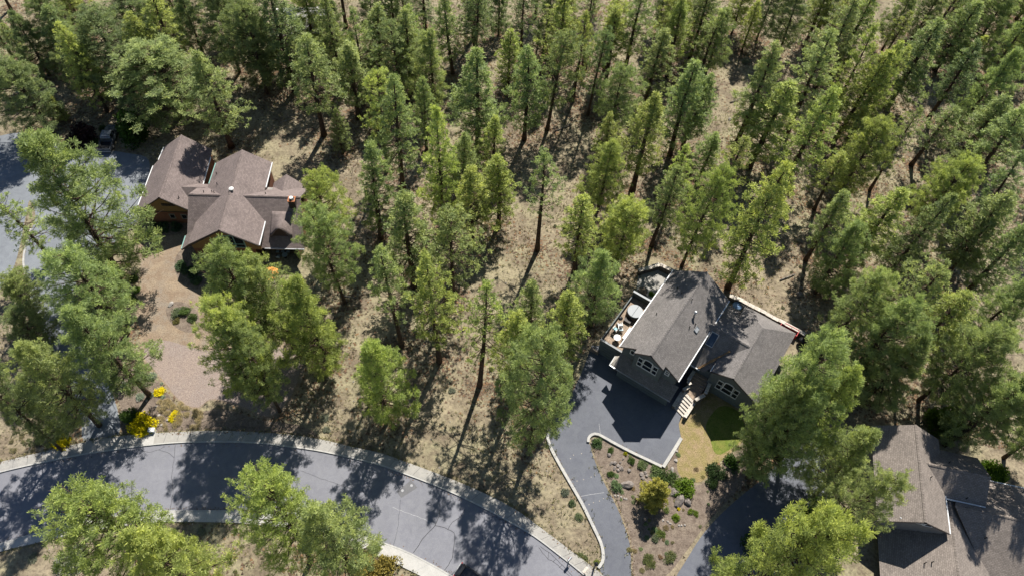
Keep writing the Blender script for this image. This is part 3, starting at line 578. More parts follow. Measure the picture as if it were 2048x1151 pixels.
# eyebrow dormer: a swept hood
dn, du0, du1 = 17.7, -4.5, -1.5; vs = []; fs = []; K = 17; J = 6; uvs = []
for j in range(J + 1):
    t = j / J; u = du0 + (du1 - du0) * t; wd = 1.62 * (1 - .12 * t)
    for i in range(K):
        s = (i / (K - 1)) * 2 - 1; hgt = (0.5 + 0.5 * math.cos(math.pi * s)) ** .8
        zb = cz(u) + .02; zt = 5.62 + .04 * t
        vs.append(BF(u - .25 * (1 - hgt) * (1 - t), dn + wd * s, zb + max(0, zt - zb) * hgt + (0.10 * (1 - t)))); uvs.append((s * 2.2, u))
for j in range(J):
    for i in range(K - 1): fs.append((j * K + i, j * K + i + 1, (j + 1) * K + i + 1, (j + 1) * K + i))
dm = mesh_obj('dormer_roof', vs, fs, BS, bh, True, uvs); sm = dm.modifiers.new('thick', 'SOLIDIFY'); sm.thickness = .14; sm.offset = -1
fr_ = [vs[i] for i in range(K)]; face = [p + BF.u * .3 - np.array([0, 0, .1]) for p in fr_]
mesh_obj('dormer_wall', face + [BF(du0 + .3, dn + 1.6, cz(du0 + .3) - .1), BF(du0 + .3, dn - 1.6, cz(du0 + .3) - .1)], [tuple(range(K + 2))], 'dark_trim', bh)
window(BF, du0 + .3, dn - .5, dn + .5, 4.25, 5.0, bh, 'red_siding', cols=2)
# small link roof to the garage, rear wing, chimney
slab(BF, [(1.3, 2.6, 3.9), (1.3, 5.0, 3.9), (3.2, 5.2, 5.2), (3.2, 1.4, 5.2)], BS, bh); slab(BF, [(5.0, 2.6, 3.9), (5.0, 5.5, 3.9), (3.2, 5.5, 5.2), (3.2, 1.4, 5.2)], BS, bh)
fbox(BF, 1.8, 4.4, 3.0, 6.2, 0, 3.7).build('wing_wall', 'red_siding', bh)
slab(BF, [(1.6, 14.9, 4.25), (5.4, 14.9, 4.25), (6.0, 16.9, 5.5), (1.6, 16.9, 5.5)], BS, bh); slab(BF, [(1.6, 19.2, 4.05), (5.4, 19.2, 4.05), (6.0, 16.9, 5.5), (1.6, 16.9, 5.5)], BS, bh)
fbox(BF, 3.5, 5.2, 15.3, 18.8, 0, 4.0).build('wing_wall', 'red_siding', bh)
ch = fbox(BF, -1.1, -.2, 18.8, 19.7, 5.5, 7.55).build('chimney', 'dark_trim', bh)
mb = MB()
for a in ((-1.15, -1.03, 18.75, 19.75), (-.27, -.15, 18.75, 19.75), (-1.029, -.271, 18.75, 18.87), (-1.029, -.271, 19.63, 19.75)): mb.box(a[0], a[1], a[2], a[3], 7.53, 7.68)
mb.xf(BF.xf()).build('chimney_rim', 'copper', ch); p = BF(-.65, 19.25, 7.5)
MB().tube([p, p + (0, 0, .35), p + (0, 0, .36), p + (0, 0, .5)], [.16, .16, .3, .26], 14).build('chimney_cap', 'white_plastic', ch)
fbox(BF, 2.7, 3.5, 14.6, 15.3, 3.5, 5.2).build('stone_chimney', 'pale_rock', bh)
vent(BF, .5, 10.7, hz(10.7), bh, 'round')
for u, n in ((1.2, 6.2), (1.35, 7.3), (1.1, 7.7), (1.2, 15.0)): vent(BF, u, n, cz(u), bh)
vent(BF, 5.5, 6.8, hz(6.8), bh); vent(BF, 3.0, 7.6, hz(7.6), bh); vent(BF, 1.2, 2.2, gz(2.2), bh)

# ---- tan-roofed house at lower right
def uvz(fr, x, y, z): d = G(x, y, z) - fr.o; return (d @ fr.u, d @ fr.n, z)
o3 = G(1852, 1043.7, 7); TF = Frame(o3[:2], 81); th_ = empty('house'); tag(th_, 'tan shingled house with stacked gable roofs in the lower right corner', 'house')
TS = 'tan_shingle'; tz = lambda n: 7.0 - .62 * abs(n); fl(TF, -16, 15, -8, 18)
slab(TF, [(0, -4.2, tz(-4.2)), (12.0, -4.2, tz(-4.2)), (12.0, 0, 7), (0, 0, 7)], TS, th_); slab(TF, [(0.3, 3.9, tz(3.9)), (12.0, 3.9, tz(3.9)), (12.0, 0, 7), (0, 0, 7)], TS, th_)
ridge_cap(TF, (0, 0, 7.03), (12, 0, 7.03), TS, th_)
fbox(TF, .5, 11.6, -3.8, 3.5, 0, 4.0).build('wall', 'taupe_siding', th_); gable_wall(TF, .45, -3.8, 3.5, 3.0, tz(3.8) - .25, tz(3.5) - .25, 0, 6.7, 'taupe_siding', th_); gable_wall(TF, 11.4, -3.8, 3.5, 3.9, tz(3.8) - .25, tz(3.5) - .25, 0, 6.7, 'taupe_siding', th_)
window(TF, .45, -2.2, -.9, 5.0, 5.75, th_); window(TF, .45, -.8, .5, 5.2, 6.1, th_); window(TF, .45, .6, 1.7, 5.0, 5.6, th_)
edge_board(TF, (0.3, 3.95, tz(3.9)), (4.8, 3.95, tz(3.9)), 'white_trim', th_)
for n in (-4.2, 3.9): edge_board(TF, (-.03, 0, 6.98), (0 if n < 0 else .27, n, tz(n) - .02), 'dark_trim', th_, 'barge_board', .05, .1)
kz = lambda u: 6.2 - .62 * abs(u - 7.6)
slab(TF, [(4.6, 2.6, kz(4.6)), (4.6, 8.6, kz(4.6)), (7.6, 8.6, 6.2), (7.6, .6, 6.2)], TS, th_); slab(TF, [(10.8, 2.6, kz(10.8)), (10.8, 8.6, kz(10.8)), (7.6, 8.6, 6.2), (7.6, .6, 6.2)], TS, th_)
ridge_cap(TF, (7.6, .7, 6.23), (7.6, 8.6, 6.23), TS, th_); fbox(TF, 5.1, 10.3, 3.5, 8.2, 0, 4.1).build('wing_wall', 'taupe_siding', th_)
edge_board(TF, (4.57, 3.9, kz(4.6)), (4.57, 8.6, kz(4.6)), 'white_trim', th_)
lz = lambda n: 4.1 - .5 * abs(n - 4.6)
slab(TF, [(-14, -2.8, lz(-2.8) + .9), (2.0, -2.8, lz(-2.8) + .9), (4.4, 4.6, 4.1), (-14, 4.6, 4.1)], TS, th_)
slab(TF, [(-14, 9.5, lz(9.5)), (5.0, 9.5, lz(9.5)), (5.0, 4.6, 4.1), (-14, 4.6, 4.1)], TS, th_); ridge_cap(TF, (-14, 4.6, 4.13), (4.5, 4.6, 4.13), TS, th_)
fbox(TF, -13.5, 4.6, -2.2, 9.0, 0, 1.3).build('wing_wall', 'taupe_siding', th_)
qz = lambda u: 4.6 - .5 * abs(u - 3.8)
slab(TF, [(-3.0, 9.6, qz(-3)), (-3.0, 19, qz(-3)), (3.8, 19, 4.6), (3.8, 4.9, 4.6)], TS, th_); slab(TF, [(9.3, 7.6, qz(9.3)), (9.3, 19, qz(9.3)), (3.8, 19, 4.6), (3.8, 4.9, 4.6)], TS, th_); ridge_cap(TF, (3.8, 5.2, 4.63), (3.8, 19, 4.63), TS, th_)
fbox(TF, -1.6, 8.8, 8.6, 18.5, 0, 1.55).build('wing_wall', 'taupe_siding', th_); edge_board(TF, (9.33, 8, qz(9.3)), (9.33, 19, qz(9.3)), 'white_trim', th_)
for u, n, z in ((6.0, 1.6, tz(1.6)), (5.0, 6.3, kz(5.0)), (8.6, 4.2, kz(8.6)), (-3.0, 2.2, 3.3), (-3.2, 1.5, 3.1), (1.2, 8.6, 3.3)): vent(TF, u, n, z, th_)
# ---- pale roof among the trees at top left
PF = Frame(G2(598, 100), 100); fl(PF, -2, 9, -6, 8)
ph = empty('house'); tag(ph, 'pale roofed house half hidden by pines near the top edge', 'house')
slab(PF, [(0, -4.4, 3.2), (0, 6.2, 3.2), (4, 3.5, 5.0), (4, -1.8, 5.0)], 'white_shingle', ph); slab(PF, [(8, -4.4, 3.2), (8, 6.2, 3.2), (4, 3.5, 5.0), (4, -1.8, 5.0)], 'white_shingle', ph)
slab(PF, [(0, -4.4, 3.2), (8, -4.4, 3.2), (4, -1.8, 5.0)], 'white_shingle', ph); slab(PF, [(0, 6.2, 3.2), (8, 6.2, 3.2), (4, 3.5, 5.0)], 'white_shingle', ph)
fbox(PF, .5, 7.5, -3.9, 5.7, 0, 3.1).build('wall', 'taupe_siding', ph)
sheet('lawn', smooth_line(PX([(640, 112), (665, 80), (700, 70), (712, 95), (700, 130), (668, 138)]), 1.0, True), 0.01, 'green_turf')

# ------------------------------------------------------------------ ground
def hills(x, y):
    return (0.30 * np.sin(x * .11 + 1.3) * np.sin(y * .13 + .4) + 0.16 * np.sin(x * .31 + y * .17) + 0.10 * np.sin(x * .53 - y * .61 + 2) + 0.05 * np.sin(x * 1.3 + y * 1.1))
def level(x, y):
    """ground height: level under everything built, gently uneven elsewhere"""
    x = np.atleast_1d(np.asarray(x, float)); y = np.atleast_1d(np.asarray(y, float)); d = np.full(x.shape, 1e9)
    for p in FLAT:
        lo = p.min(0) - 5; hi = p.max(0) + 5; k = (x > lo[0]) & (x < hi[0]) & (y > lo[1]) & (y < hi[1])
        if k.any(): d[k] = np.minimum(d[k], np.where(inside(p, x[k], y[k]), 0, polydist(p, x[k], y[k])))
    m = np.clip((d - 0.6) / 4.0, 0, 1); m = m * m * (3 - 2 * m)
    return m * (hills(x, y) + 0.10)
ax = lambda a, b, s, far: np.concatenate([[-far, -far * .3], np.arange(a, b + s, s), [far * .3, far]])
gx, gy = ax(-125, 125, 1.3, 3000), ax(0, 175, 1.3, 3000)
XX, YY = np.meshgrid(gx, gy); ZZ = level(XX.ravel(), YY.ravel()); nx, ny = len(gx), len(gy)
idx = np.arange(nx * ny).reshape(ny, nx)
gf = np.stack([idx[:-1, :-1], idx[:-1, 1:], idx[1:, 1:], idx[1:, :-1]], -1).reshape(-1, 4)
def np_mesh(name, verts, faces, mat, smooth=False):
    verts = np.asarray(verts, np.float32); faces = np.asarray(faces, np.int32); k = faces.shape[1]
    me = bpy.data.meshes.new(name); me.vertices.add(len(verts)); me.vertices.foreach_set('co', verts.ravel())
    me.loops.add(faces.size); me.loops.foreach_set('vertex_index', faces.ravel())
    me.polygons.add(len(faces)); me.polygons.foreach_set('loop_start', np.arange(0, faces.size, k, dtype=np.int32))
    if smooth: me.polygons.foreach_set('use_smooth', np.ones(len(faces), bool))
    me.materials.append(MATS[mat]); me.update(calc_edges=True); return me
gme = np_mesh('ground', np.stack([XX.ravel(), YY.ravel(), ZZ], 1), gf, 'dirt', True)
ground = link(bpy.data.objects.new('ground', gme)); ground['kind'] = 'structure'

# ------------------------------------------------------------------ foliage builders
def add_tint(me, t): a = me.attributes.new('tint', 'FLOAT', 'POINT'); a.data.foreach_set('value', np.asarray(t, np.float32))
def tuft_mesh(name, centres, dirs, rng, size, k, width, mat, tint_base=None, spread=1.0):
    """needle tufts: k slim blades fanning from each centre"""
    n = len(centres); C = np.repeat(centres, k, 0); D = np.repeat(dirs, k, 0)
    D = D * rng.uniform(.1, .9, (n * k, 1)) + spread * rng.normal(0, .62, (n * k, 3)); D /= np.linalg.norm(D, axis=1, keepdims=True) + 1e-9
    S = np.cross(D, rng.normal(0, 1, (n * k, 3))); S /= np.linalg.norm(S, axis=1, keepdims=True) + 1e-9
    L = (size * rng.uniform(.65, 1.25, (n * k, 1))) * np.repeat(rng.uniform(.75, 1.3, (n, 1)), k, 0)
    a = C - D * L * .12; b = C + D * L + S * width; c = C + D * L * .92 - S * width
    V = np.stack([a, b, c], 1).reshape(-1, 3); Fc = np.arange(len(V)).reshape(-1, 3)
    me = np_mesh(name, V, Fc, mat)
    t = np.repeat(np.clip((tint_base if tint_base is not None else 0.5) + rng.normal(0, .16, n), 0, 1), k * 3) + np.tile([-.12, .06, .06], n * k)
    add_tint(me, np.clip(t, 0, 1)); return me
def pine(seed, h, cb, rad, shape, dens=1.0, gap=0.0, tuft=0.34, whorl=0.55):
    rng = np.random.default_rng(seed); mb = MB()
    bend = rng.normal(0, .18, 2); base_r = 0.012 * h + .05
    def axis(z): t = z / h; return np.array([bend[0] * math.sin(t * 3.0) * t, bend[1] * math.sin(t * 2.4 + 1) * t, z])
    zs = np.linspace(0, h * .985, 12); mb.tube([axis(z) for z in zs], [base_r * (1.25 if i == 0 else 1) * (1 - z / h) ** .8 + .025 for i, z in enumerate(zs)], 8)
    z = h * cb; cen = []; dr = []; tb = []; a0 = rng.uniform(0, 6.28); lob = rng.uniform(0, 6.28, 3); lop = rng.uniform(.06, .38)
    while z < h * .985:
        t = (z - h * cb) / (h * (1 - cb))
        if shape == 'cone': prof = min(1, (t + .14) / .32) * (1 - t ** 1.5) ** .95 * 1.02 + .03
        elif shape == 'spire': prof = min(1, (t + .15) / .25) * (1 - t) ** .8 * 1.12 + .02
        else: prof = min(1, (t + .22) / .42) * math.sqrt(max(0, 1 - t ** 2.3))
        nb = rng.integers(4, 7); a0 += rng.uniform(.6, 1.6)
        for i in range(nb):
            if rng.random() < gap: continue
            a = a0 + i * 6.283 / nb + rng.normal(0, .22); L = rad * prof * rng.uniform(.62, 1.22) * (1 + lop * math.cos(a - lob[0])) + .12
            el = -0.22 + .85 * t + rng.normal(0, .12); out = np.array([math.cos(a), math.sin(a), 0]); p0 = axis(z + rng.normal(0, .12))
            d0 = out * math.cos(el) + np.array([0, 0, math.sin(el)]); p1 = p0 + d0 * L * .5; p2 = p1 + (d0 + np.array([0, 0, .30])) * L * .5
            if L > .6: mb.tube([p0, p1, p2], [.018 + .014 * L, .014 + .008 * L, .012], 3, False)
            nc = max(1, int(L * 2.5 * dens + .9)); s = 1 - rng.random(nc) ** 1.4 * .66
            side = rng.normal(0, 1, nc) * (.10 + .27 * L * (1.15 - s)); upj = rng.normal(.05, .08, nc) + .04 * L
            q = np.where(s[:, None] < .5, p0 + (p1 - p0) * (s[:, None] * 2), p1 + (p2 - p1) * (s[:, None] * 2 - 1))
            tan = np.array([-out[1], out[0], 0]); cc = q + side[:, None] * tan + np.array([0, 0, 1]) * upj[:, None]
            mt = 4 if rad < 3.5 else 6; rc = tuft * .62 * (.7 if rad < 3.5 else 1.0)                      # needle balls: several tufts round one twig end
            off = rng.normal(0, 1, (nc * mt, 3)); off /= np.linalg.norm(off, axis=1, keepdims=True); off[:, 2] = off[:, 2] * .75 + .25; rj = np.repeat(rng.uniform(.7, 1.35, nc), mt)[:, None]
            c = np.repeat(cc, mt, 0) + off * rc * rj; dd = off * .9 + out * .25 + np.array([0, 0, .45])
            cen.append(c); dr.append(dd); br = rng.normal(0, .08); tb.append(np.repeat(np.full(nc, .42 + .14 * t + br) + .14 * (s - .6) + rng.normal(0, .09, nc), mt) + .10 * off[:, 2])  # highlights painted into tint: crown top, twig ends and upper sides lighter
        z += whorl * rng.uniform(.6, 1.35) * (1 - .45 * t)
    top = axis(h * .985); cen.append(top + rng.normal(0, .12, (6, 3))); dr.append(np.tile([0, 0, 1.0], (6, 1))); tb.append(np.full(6, .6))
    cen = np.concatenate(cen); dr = np.concatenate(dr); tb = np.concatenate(tb)
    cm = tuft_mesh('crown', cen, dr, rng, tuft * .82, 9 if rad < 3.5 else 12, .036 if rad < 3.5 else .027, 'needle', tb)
    tr = mb.build('trunk', 'bark', None, True); tm = tr.data; bpy.data.objects.remove(tr)
    return dict(crown=cm, trunk=tm, h=h, r=rad)
SLIM = [pine(11, 19, .20, 2.7, 'cone', .56, .10), pine(12, 20, .28, 2.6, 'cone', .52, .14), pine(13, 18, .14, 2.9, 'cone', .56, .10), pine(14, 20, .24, 2.5, 'cone', .56, .12), pine(15, 19, .36, 2.8, 'cone', .46, .22), pine(16, 19, .14, 2.7, 'spire', .58, .10), pine(17, 20, .28, 2.9, 'cone', .48, .18), pine(18, 20, .22, 2.7, 'spire', .5, .16), pine(19, 18, .30, 2.9, 'round', .42, .2), pine(24, 19, .38, 3.0, 'round', .40, .26), pine(25, 20, .18, 2.6, 'cone', .5, .2), pine(26, 18, .26, 3.1, 'cone', .44, .24), pine(27, 20, .42, 2.7, 'spire', .46, .2)]
THIN = [pine(21, 20, .36, 2.9, 'cone', .36, .22, .30, .72), pine(22, 19, .44, 3.0, 'cone', .34, .24, .30, .75)]
BROAD = [pine(31, 20, .20, 4.6, 'round', .50, .08, .42, .68), pine(32, 19, .14, 4.4, 'round', .50, .10, .42, .68), pine(33, 21, .26, 4.8, 'round', .47, .14, .42, .70), pine(34, 18, .10, 4.2, 'cone', .56, .08, .42, .64), pine(35, 20, .18, 4.5, 'round', .47, .16, .42, .70), pine(36, 20, .22, 4.5, 'cone', .52, .12, .42, .66)]
def dead_pine(seed, h):
    rng = np.random.default_rng(seed); mb = MB(); zs = np.linspace(0, h, 10)
    mb.tube([(0.1 * math.sin(z * .4), .1 * math.cos(z * .3), z) for z in zs], [.17 * (1 - z / h) + .03 for z in zs], 7); bb = MB(); z = h * .25
    while z < h * .97:
        for i in range(rng.integers(2, 5)):
            a = rng.uniform(0, 6.28); L = rng.uniform(.4, 1.6) * (1.1 - z / h); p = np.array([0, 0, z]); d = np.array([math.cos(a), math.sin(a), rng.uniform(-.3, .2)])
            bb.tube([p, p + d * L * .6, p + d * L + (0, 0, -.1)], [.03, .022, .012], 3, False)
        z += rng.uniform(.25, .5)
    a = mb.build('trunk', 'dead_wood', None, True); b = bb.build('branches', 'dead_wood'); r = dict(trunk=a.data, crown=b.data, h=h, r=1.4, dead=True)
    bpy.data.objects.remove(a); bpy.data.objects.remove(b); return r
DEAD = [dead_pine(41, 15), dead_pine(42, 13)]
def leaf_blob(seed, mat, n, k, size, width, flat=.75, lumps=9, stem=True):
    """rounded shrub or small broadleaf crown, unit radius, base at z=0"""
    rng = np.random.default_rng(seed); lc = rng.normal(0, 1, (lumps, 3)); lc /= np.linalg.norm(lc, axis=1, keepdims=True); lc *= rng.uniform(.35, .68, (lumps, 1)); lc[:, 2] = np.abs(lc[:, 2]); lr = rng.uniform(.28, .48, lumps)
    w = rng.integers(0, lumps, n); d = rng.normal(0, 1, (n, 3)); d /= np.linalg.norm(d, axis=1, keepdims=True); rr = lr[w] * rng.uniform(.55, 1.05, n)
    c = lc[w] + d * rr[:, None]; c[:, 2] = np.abs(c[:, 2]) * flat + .04
    dd = d + np.array([0, 0, .5]); return tuft_mesh('foliage', c, dd, rng, size, k, width, mat, .42 + .25 * (c[:, 2] / flat))  # tint painted lighter towards the top, as if lit from above
BUSH = [leaf_blob(51, 'leafy', 420, 5, .13, .034), leaf_blob(52, 'leafy', 420, 5, .13, .034, .85), leaf_blob(53, 'leafy', 380, 5, .14, .036, .65)]
SAGE = [leaf_blob(61, 'leafy', 300, 6, .17, .022, .7, 7), leaf_blob(62, 'leafy', 300, 6, .17, .022, .8, 7)]
FLOWER = [leaf_blob(71, 'petal', 620, 5, .09, .036, .6, 10), leaf_blob(72, 'petal', 620, 5, .09, .036, .55, 10)]
GRASS = [leaf_blob(81, 'straw', 150, 8, .34, .020, .55, 6)]
LEAFY = [leaf_blob(91, 'leafy', 1500, 5, .10, .032, 1.25, 16), leaf_blob(92, 'leafy', 1500, 5, .10, .032, 1.1, 16)]
SPRUCE = pine(95, 5.6, .03, 1.8, 'spire', 1.7, 0, .20, .26)
smb = MB(); smb.tube([(0, 0, 0), (.02, 0, .3), (0, .03, .55)], [.05, .04, .02], 6); smb.tube([(0, 0, .15), (.2, .1, .45)], [.03, .012], 5); smb.tube([(0, 0, .15), (-.18, .12, .42)], [.03, .012], 5)
_o = smb.build('stem', 'bark'); STEM = _o.data; bpy.data.objects.remove(_o)

# ------------------------------------------------------------------ trees: pixel of the tip, pixel row of the foot, crown width in pixels, tone, kind
T = []
def t(x, y, by, w, c=0, k=None, label=None): T.append((x, y, by, w, c, k, label))
# top left
t(300, 62, 232, 185, 0, 'b', 'broad pine with sunlit right edge standing behind the pickup'); t(185, 5, 190, 150, 2, 'b', 'broad dark pine left of the one behind the pickup')
t(130, 62, 188, 80, 2, 'b'); t(362, -12, 127, 84, 2); t(425, -30, 150, 84, 2, 'b'); t(482, 2, 190, 88, 2, 'b'); t(12, 108, 262, 118, 2, 'b', 'dense dark round pine at the left edge above the drive'); t(20, 22, 150, 80, 2); t(66, -14, 130, 74, 2); t(98, 8, 150, 60, 2)
t(103, 192, 241, 36, 1, 's', 'small young pine on bare soil above the looping drive'); t(240, -40, 110, 100, 2, 'b'); t(320, -60, 70, 90, 0)
t(44, 240, 552, 195, 0, 'b', 'tall leaning pine between the drive and the brown garage')
# left side
t(-6, 385, 520, 70, 0); t(4, 545, 640, 75, 0, 'b'); t(22, 606, 702, 84, 2, 'b'); t(12, 652, 850, 145, 0, 'b', 'large broad pine in the lower left beside the drive')
t(122, 478, 668, 140, 0, 'b', 'broad pine on the left border of the bark yard'); t(146, 586, 790, 150, 0, 'b', 'full pine left of the bark yard, above the silver shrubs'); t(-60, 740, 900, 90, 2, 'b')
# in front of the brown house
t(438, 484, 712, 128, 0, 'b', 'broad pine directly in front of the arched gable window'); t(512, 500, 695, 110, 0, 'b', 'pine in front of the house porch, left of the orange umbrella'); t(590, 518, 738, 132, 1, 'b', 'bright pine below the porch on the right'); t(436, 592, 800, 126, 1, 'b', 'bright pine at the right edge of the gravel pad'); t(470, 640, 822, 100, 0, 'b', 'lower pine overhanging the gravel pad corner')
t(622, 326, 505, 92, 1, 'b', 'yellow green pine touching the chimney end of the brown house'); t(642, 416, 606, 108, 0, 'b', 'tall pine at the right end of the brown house'); 
t(532, -42, 182, 92, 2); t(600, -50, 92, 92, 1, 'b'); t(600, 70, 273, 84, 0, None, 'pine standing in front of the pale roof'); t(697, 28, 210, 60, 0); t(690, 86, 240, 68, 0); t(660, 8, 120, 58, 2); t(735, -32, 100, 70, 2); t(773, -62, 113, 56, 2); t(796, -58, 118, 50, 2); t(815, 4, 150, 52, 0); t(843, -52, 62, 48, 2); t(860, 62, 217, 86, 0); t(900, -12, 150, 52, 0); t(948, -30, 138, 62, 2); t(957, 96, 285, 86, 0)
t(1022, 60, 190, 56, 1); t(745, 144, 345, 62, 1); t(778, 158, 385, 84, 0); t(842, 158, 300, 48, 0); t(872, 214, 465, 66, 1); t(988, 226, 346, 50, 1); t(930, 266, 395, 52, 0); t(728, 288, 476, 74, 0); t(942, 338, 482, 72, 1); t(1002, 315, 452, 76, 1)
t(805, 386, 572, 96, 0); t(898, 426, 594, 80, 0); t(770, 503, 692, 68, 0); t(860, 518, 722, 88, 1); t(960, 573, 770, 86, 1, 't', 'thin open pine with visible trunk in the middle of the hillside'); t(735, 660, 842, 118, 1, 'b', 'short broad pine alone above the road in the centre')
# centre
t(1095, 318, 502, 82, 0, 't'); t(1176, 400, 546, 74, 1); t(1266, 390, 530, 100, 1, 'b'); t(1217, 482, 652, 116, 0, 'b', 'pine overhanging the deck of the grey house'); t(1070, 572, 700, 64, 0); t(1140, 575, 722, 74, 1); t(1040, 632, 805, 76, 1); t(1095, 652, 885, 150, 0, 'b', 'large dense pine left of the garage court')
t(1353, 338, 492, 64, 0); t(1440, 323, 532, 100, 1, 'b', 'bright pine right behind the ridge of the grey house'); t(1585, 322, 575, 100, 1, None, 'bright slender pine just behind the right wing of the grey house')
# top middle
t(1062, 92, 278, 70, 0); t(1050, -32, 120, 52, 2); t(1116, 58, 257, 66, 0); t(1132, -22, 150, 62, 1); t(1190, -22, 136, 60, 0, 't'); t(1234, -4, 140, 52, 1); t(1284, -22, 158, 64, 0); t(1246, 122, 270, 92, 0, 'b'); t(1315, 190, 383, 76, 1); t(1326, 58, 205, 64, 0); t(1378, -4, 155, 54, 1); t(1396, 128, 312, 80, 0); t(1412, 148, 292, 54, 0); t(1455, 12, 155, 80, 0); t(1416, -34, 75, 54, 2); t(1496, -28, 70, 58, 1)
t(1226, 256, 420, 102, 1, 'b'); t(1428, 268, 366, 52, 0); t(1378, 291, 400, 48, 1); t(1098, -20, 112, 50, 2); t(1170, 30, 205, 54, 1); t(1340, -40, 70, 56, 2); t(1000, -40, 70, 54, 2); t(1204, 60, 232, 46, 2)
# top right
t(1553, 90, 300, 74, 0); t(1572, 168, 338, 92, 1); t(1620, -42, 110, 72, 2); t(1690, -62, 74, 62, 2); t(1746, -12, 150, 76, 1); t(1672, 62, 267, 82, 0); t(1750, 58, 270, 62, 1); t(1768, 104, 286, 70, 1); t(1803, 94, 280, 54, 1); t(1832, -22, 100, 66, 0); t(1882, 38, 215, 80, 0); t(1936, -62, 120, 56, 0, 't'); t(1962, -2, 140, 66, 0); t(2026, -12, 126, 92, 0); t(2064, 30, 170, 80, 0); t(2032, 98, 262, 86, 0); t(1962, 84, 240, 62, 2)
t(1666, 180, 380, 78, 1); t(1766, 226, 396, 100, 1, 'b'); t(1852, 212, 380, 48, 0, 't'); t(1906, 212, 330, 62, 0); t(1942, 298, 462, 100, 1, 'b'); t(2012, 182, 332, 82, 0); t(2058, 222, 402, 84, 0); t(1560, -45, 80, 60, 2); t(1900, -50, 80, 60, 2); t(2005, -60, 70, 64, 2); t(2060, 320, 480, 76, 2)
# right middle
t(1804, 383, 540, 82, 1); t(1896, 400, 570, 64, 2); t(2030, 383, 548, 86, 0); t(1992, 448, 568, 48, 2); t(2056, 462, 602, 74, 0); t(1724, 452, 586, 96, 0); t(1772, 538, 692, 102, 0, 'b'); t(1882, 542, 702, 76, 0); t(1932, 578, 722, 86, 1); t(1816, 598, 762, 110, 0, 'b'); t(2062, 538, 722, 122, 0, 'b'); t(1852, 658, 795, 118, 0, 'b'); t(2004, 636, 800, 126, 0, 'b'); t(1700, 380, 520, 60, 0)
t(1674, 682, 905, 150, 0, 'b', 'very large pine at the right end of the grey house'); t(1606, 752, 930, 104, 0, 'b', 'pine beside the lawn, at the foot of the very large one'); t(1722, 712, 905, 136, 1, 'b', 'large pine between the grey house and the tan house'); t(1758, 862, 990, 118, 0, 'b', 'upper of two pines against the left side of the tan roof'); t(1782, 938, 1075, 112, 0, 'b', 'lower of two pines against the left side of the tan roof'); t(2050, 756, 890, 115, 0, 'b', 'pine behind the tan house at the right edge')
# along the bottom
t(1676, 1052, 1270, 190, 1, 'b', 'big bright pine at the bottom edge left of the tan house'); t(178, 972, 1128, 190, 1, 'b', 'left of two bright pine tops by the road at lower left'); t(240, 1050, 1190, 165, 1, 'b', 'right of two bright pine tops by the road at lower left'); t(520, 962, 1120, 150, 1, 'b', 'bright pine with its tip over the road left of the hydrant'); t(632, 985, 1140, 165, 0, 'b', 'pine next to the road with its trunk by the hydrant'); t(2205, 775, 915, 120, 0, 'b', 'pine rising out of the right edge behind the tan house'); t(2150, 700, 870, 100, 0, None, 'slim pine at the right edge above the tan house'); t(1640, 775, 955, 118, 0, 'b', 'pine standing over the shaded drive left of the tan house')
def ordinal(i): return ['first', 'second', 'third', 'fourth', 'fifth', 'sixth', 'seventh', 'eighth', 'ninth', 'tenth', 'eleventh', 'twelfth', 'thirteenth', 'fourteenth', 'fifteenth', 'sixteenth', 'seventeenth', 'eighteenth', 'nineteenth', 'twentieth', 'twenty-first', 'twenty-second', 'twenty-third', 'twenty-fourth', 'twenty-fifth', 'twenty-sixth', 'twenty-seventh', 'twenty-eighth', 'twenty-ninth'][i]
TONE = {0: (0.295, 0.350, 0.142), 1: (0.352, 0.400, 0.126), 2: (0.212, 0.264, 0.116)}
def solve_h(x, y, by):
    lo, hi = 1.0, 45.0
    for _ in range(40):
        mid = (lo + hi) / 2; g = G(x, y, mid)
        if PJ((g[0], g[1], 0))[1] < by: lo = mid
        else: hi = mid
    return mid
def place_tree(name, var, x, y, h, rad, tone, rng, dead=False):
    z = float(level(x, y)[0]); r = empty(name, (x, y, z - .05), rng.uniform(0, 6.28)); r.rotation_euler = (rng.gauss(0, .028), rng.gauss(0, .028), r.rotation_euler[2])
    sz = h / var['h']; sx = rad / var['r']
    for nm in ('trunk', 'crown'):
        o = bpy.data.objects.new('branches' if dead and nm == 'crown' else nm, var[nm]); link(o, r)
        kx = sx if nm == 'crown' or dead else (sx + 1) / 2
        o.scale = (sx, sx, sz)
        o.color = (*tone, 1)
    return r
rng0 = random.Random(5); trees = []
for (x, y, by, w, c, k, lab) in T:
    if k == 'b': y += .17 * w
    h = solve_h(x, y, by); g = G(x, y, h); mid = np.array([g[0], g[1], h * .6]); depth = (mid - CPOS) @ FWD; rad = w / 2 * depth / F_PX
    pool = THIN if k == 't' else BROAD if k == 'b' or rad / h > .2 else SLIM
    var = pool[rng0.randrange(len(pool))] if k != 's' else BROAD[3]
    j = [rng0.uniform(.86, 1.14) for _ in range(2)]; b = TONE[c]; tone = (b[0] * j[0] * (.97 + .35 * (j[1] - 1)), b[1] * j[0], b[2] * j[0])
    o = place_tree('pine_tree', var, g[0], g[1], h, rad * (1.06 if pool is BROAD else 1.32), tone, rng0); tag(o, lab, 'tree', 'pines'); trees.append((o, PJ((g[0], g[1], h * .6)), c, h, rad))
def blocked(x, y): return any(p[:, 0].min() < x < p[:, 0].max() and p[:, 1].min() < y < p[:, 1].max() and inside(p, np.array([x]), np.array([y]))[0] for p in FLAT)
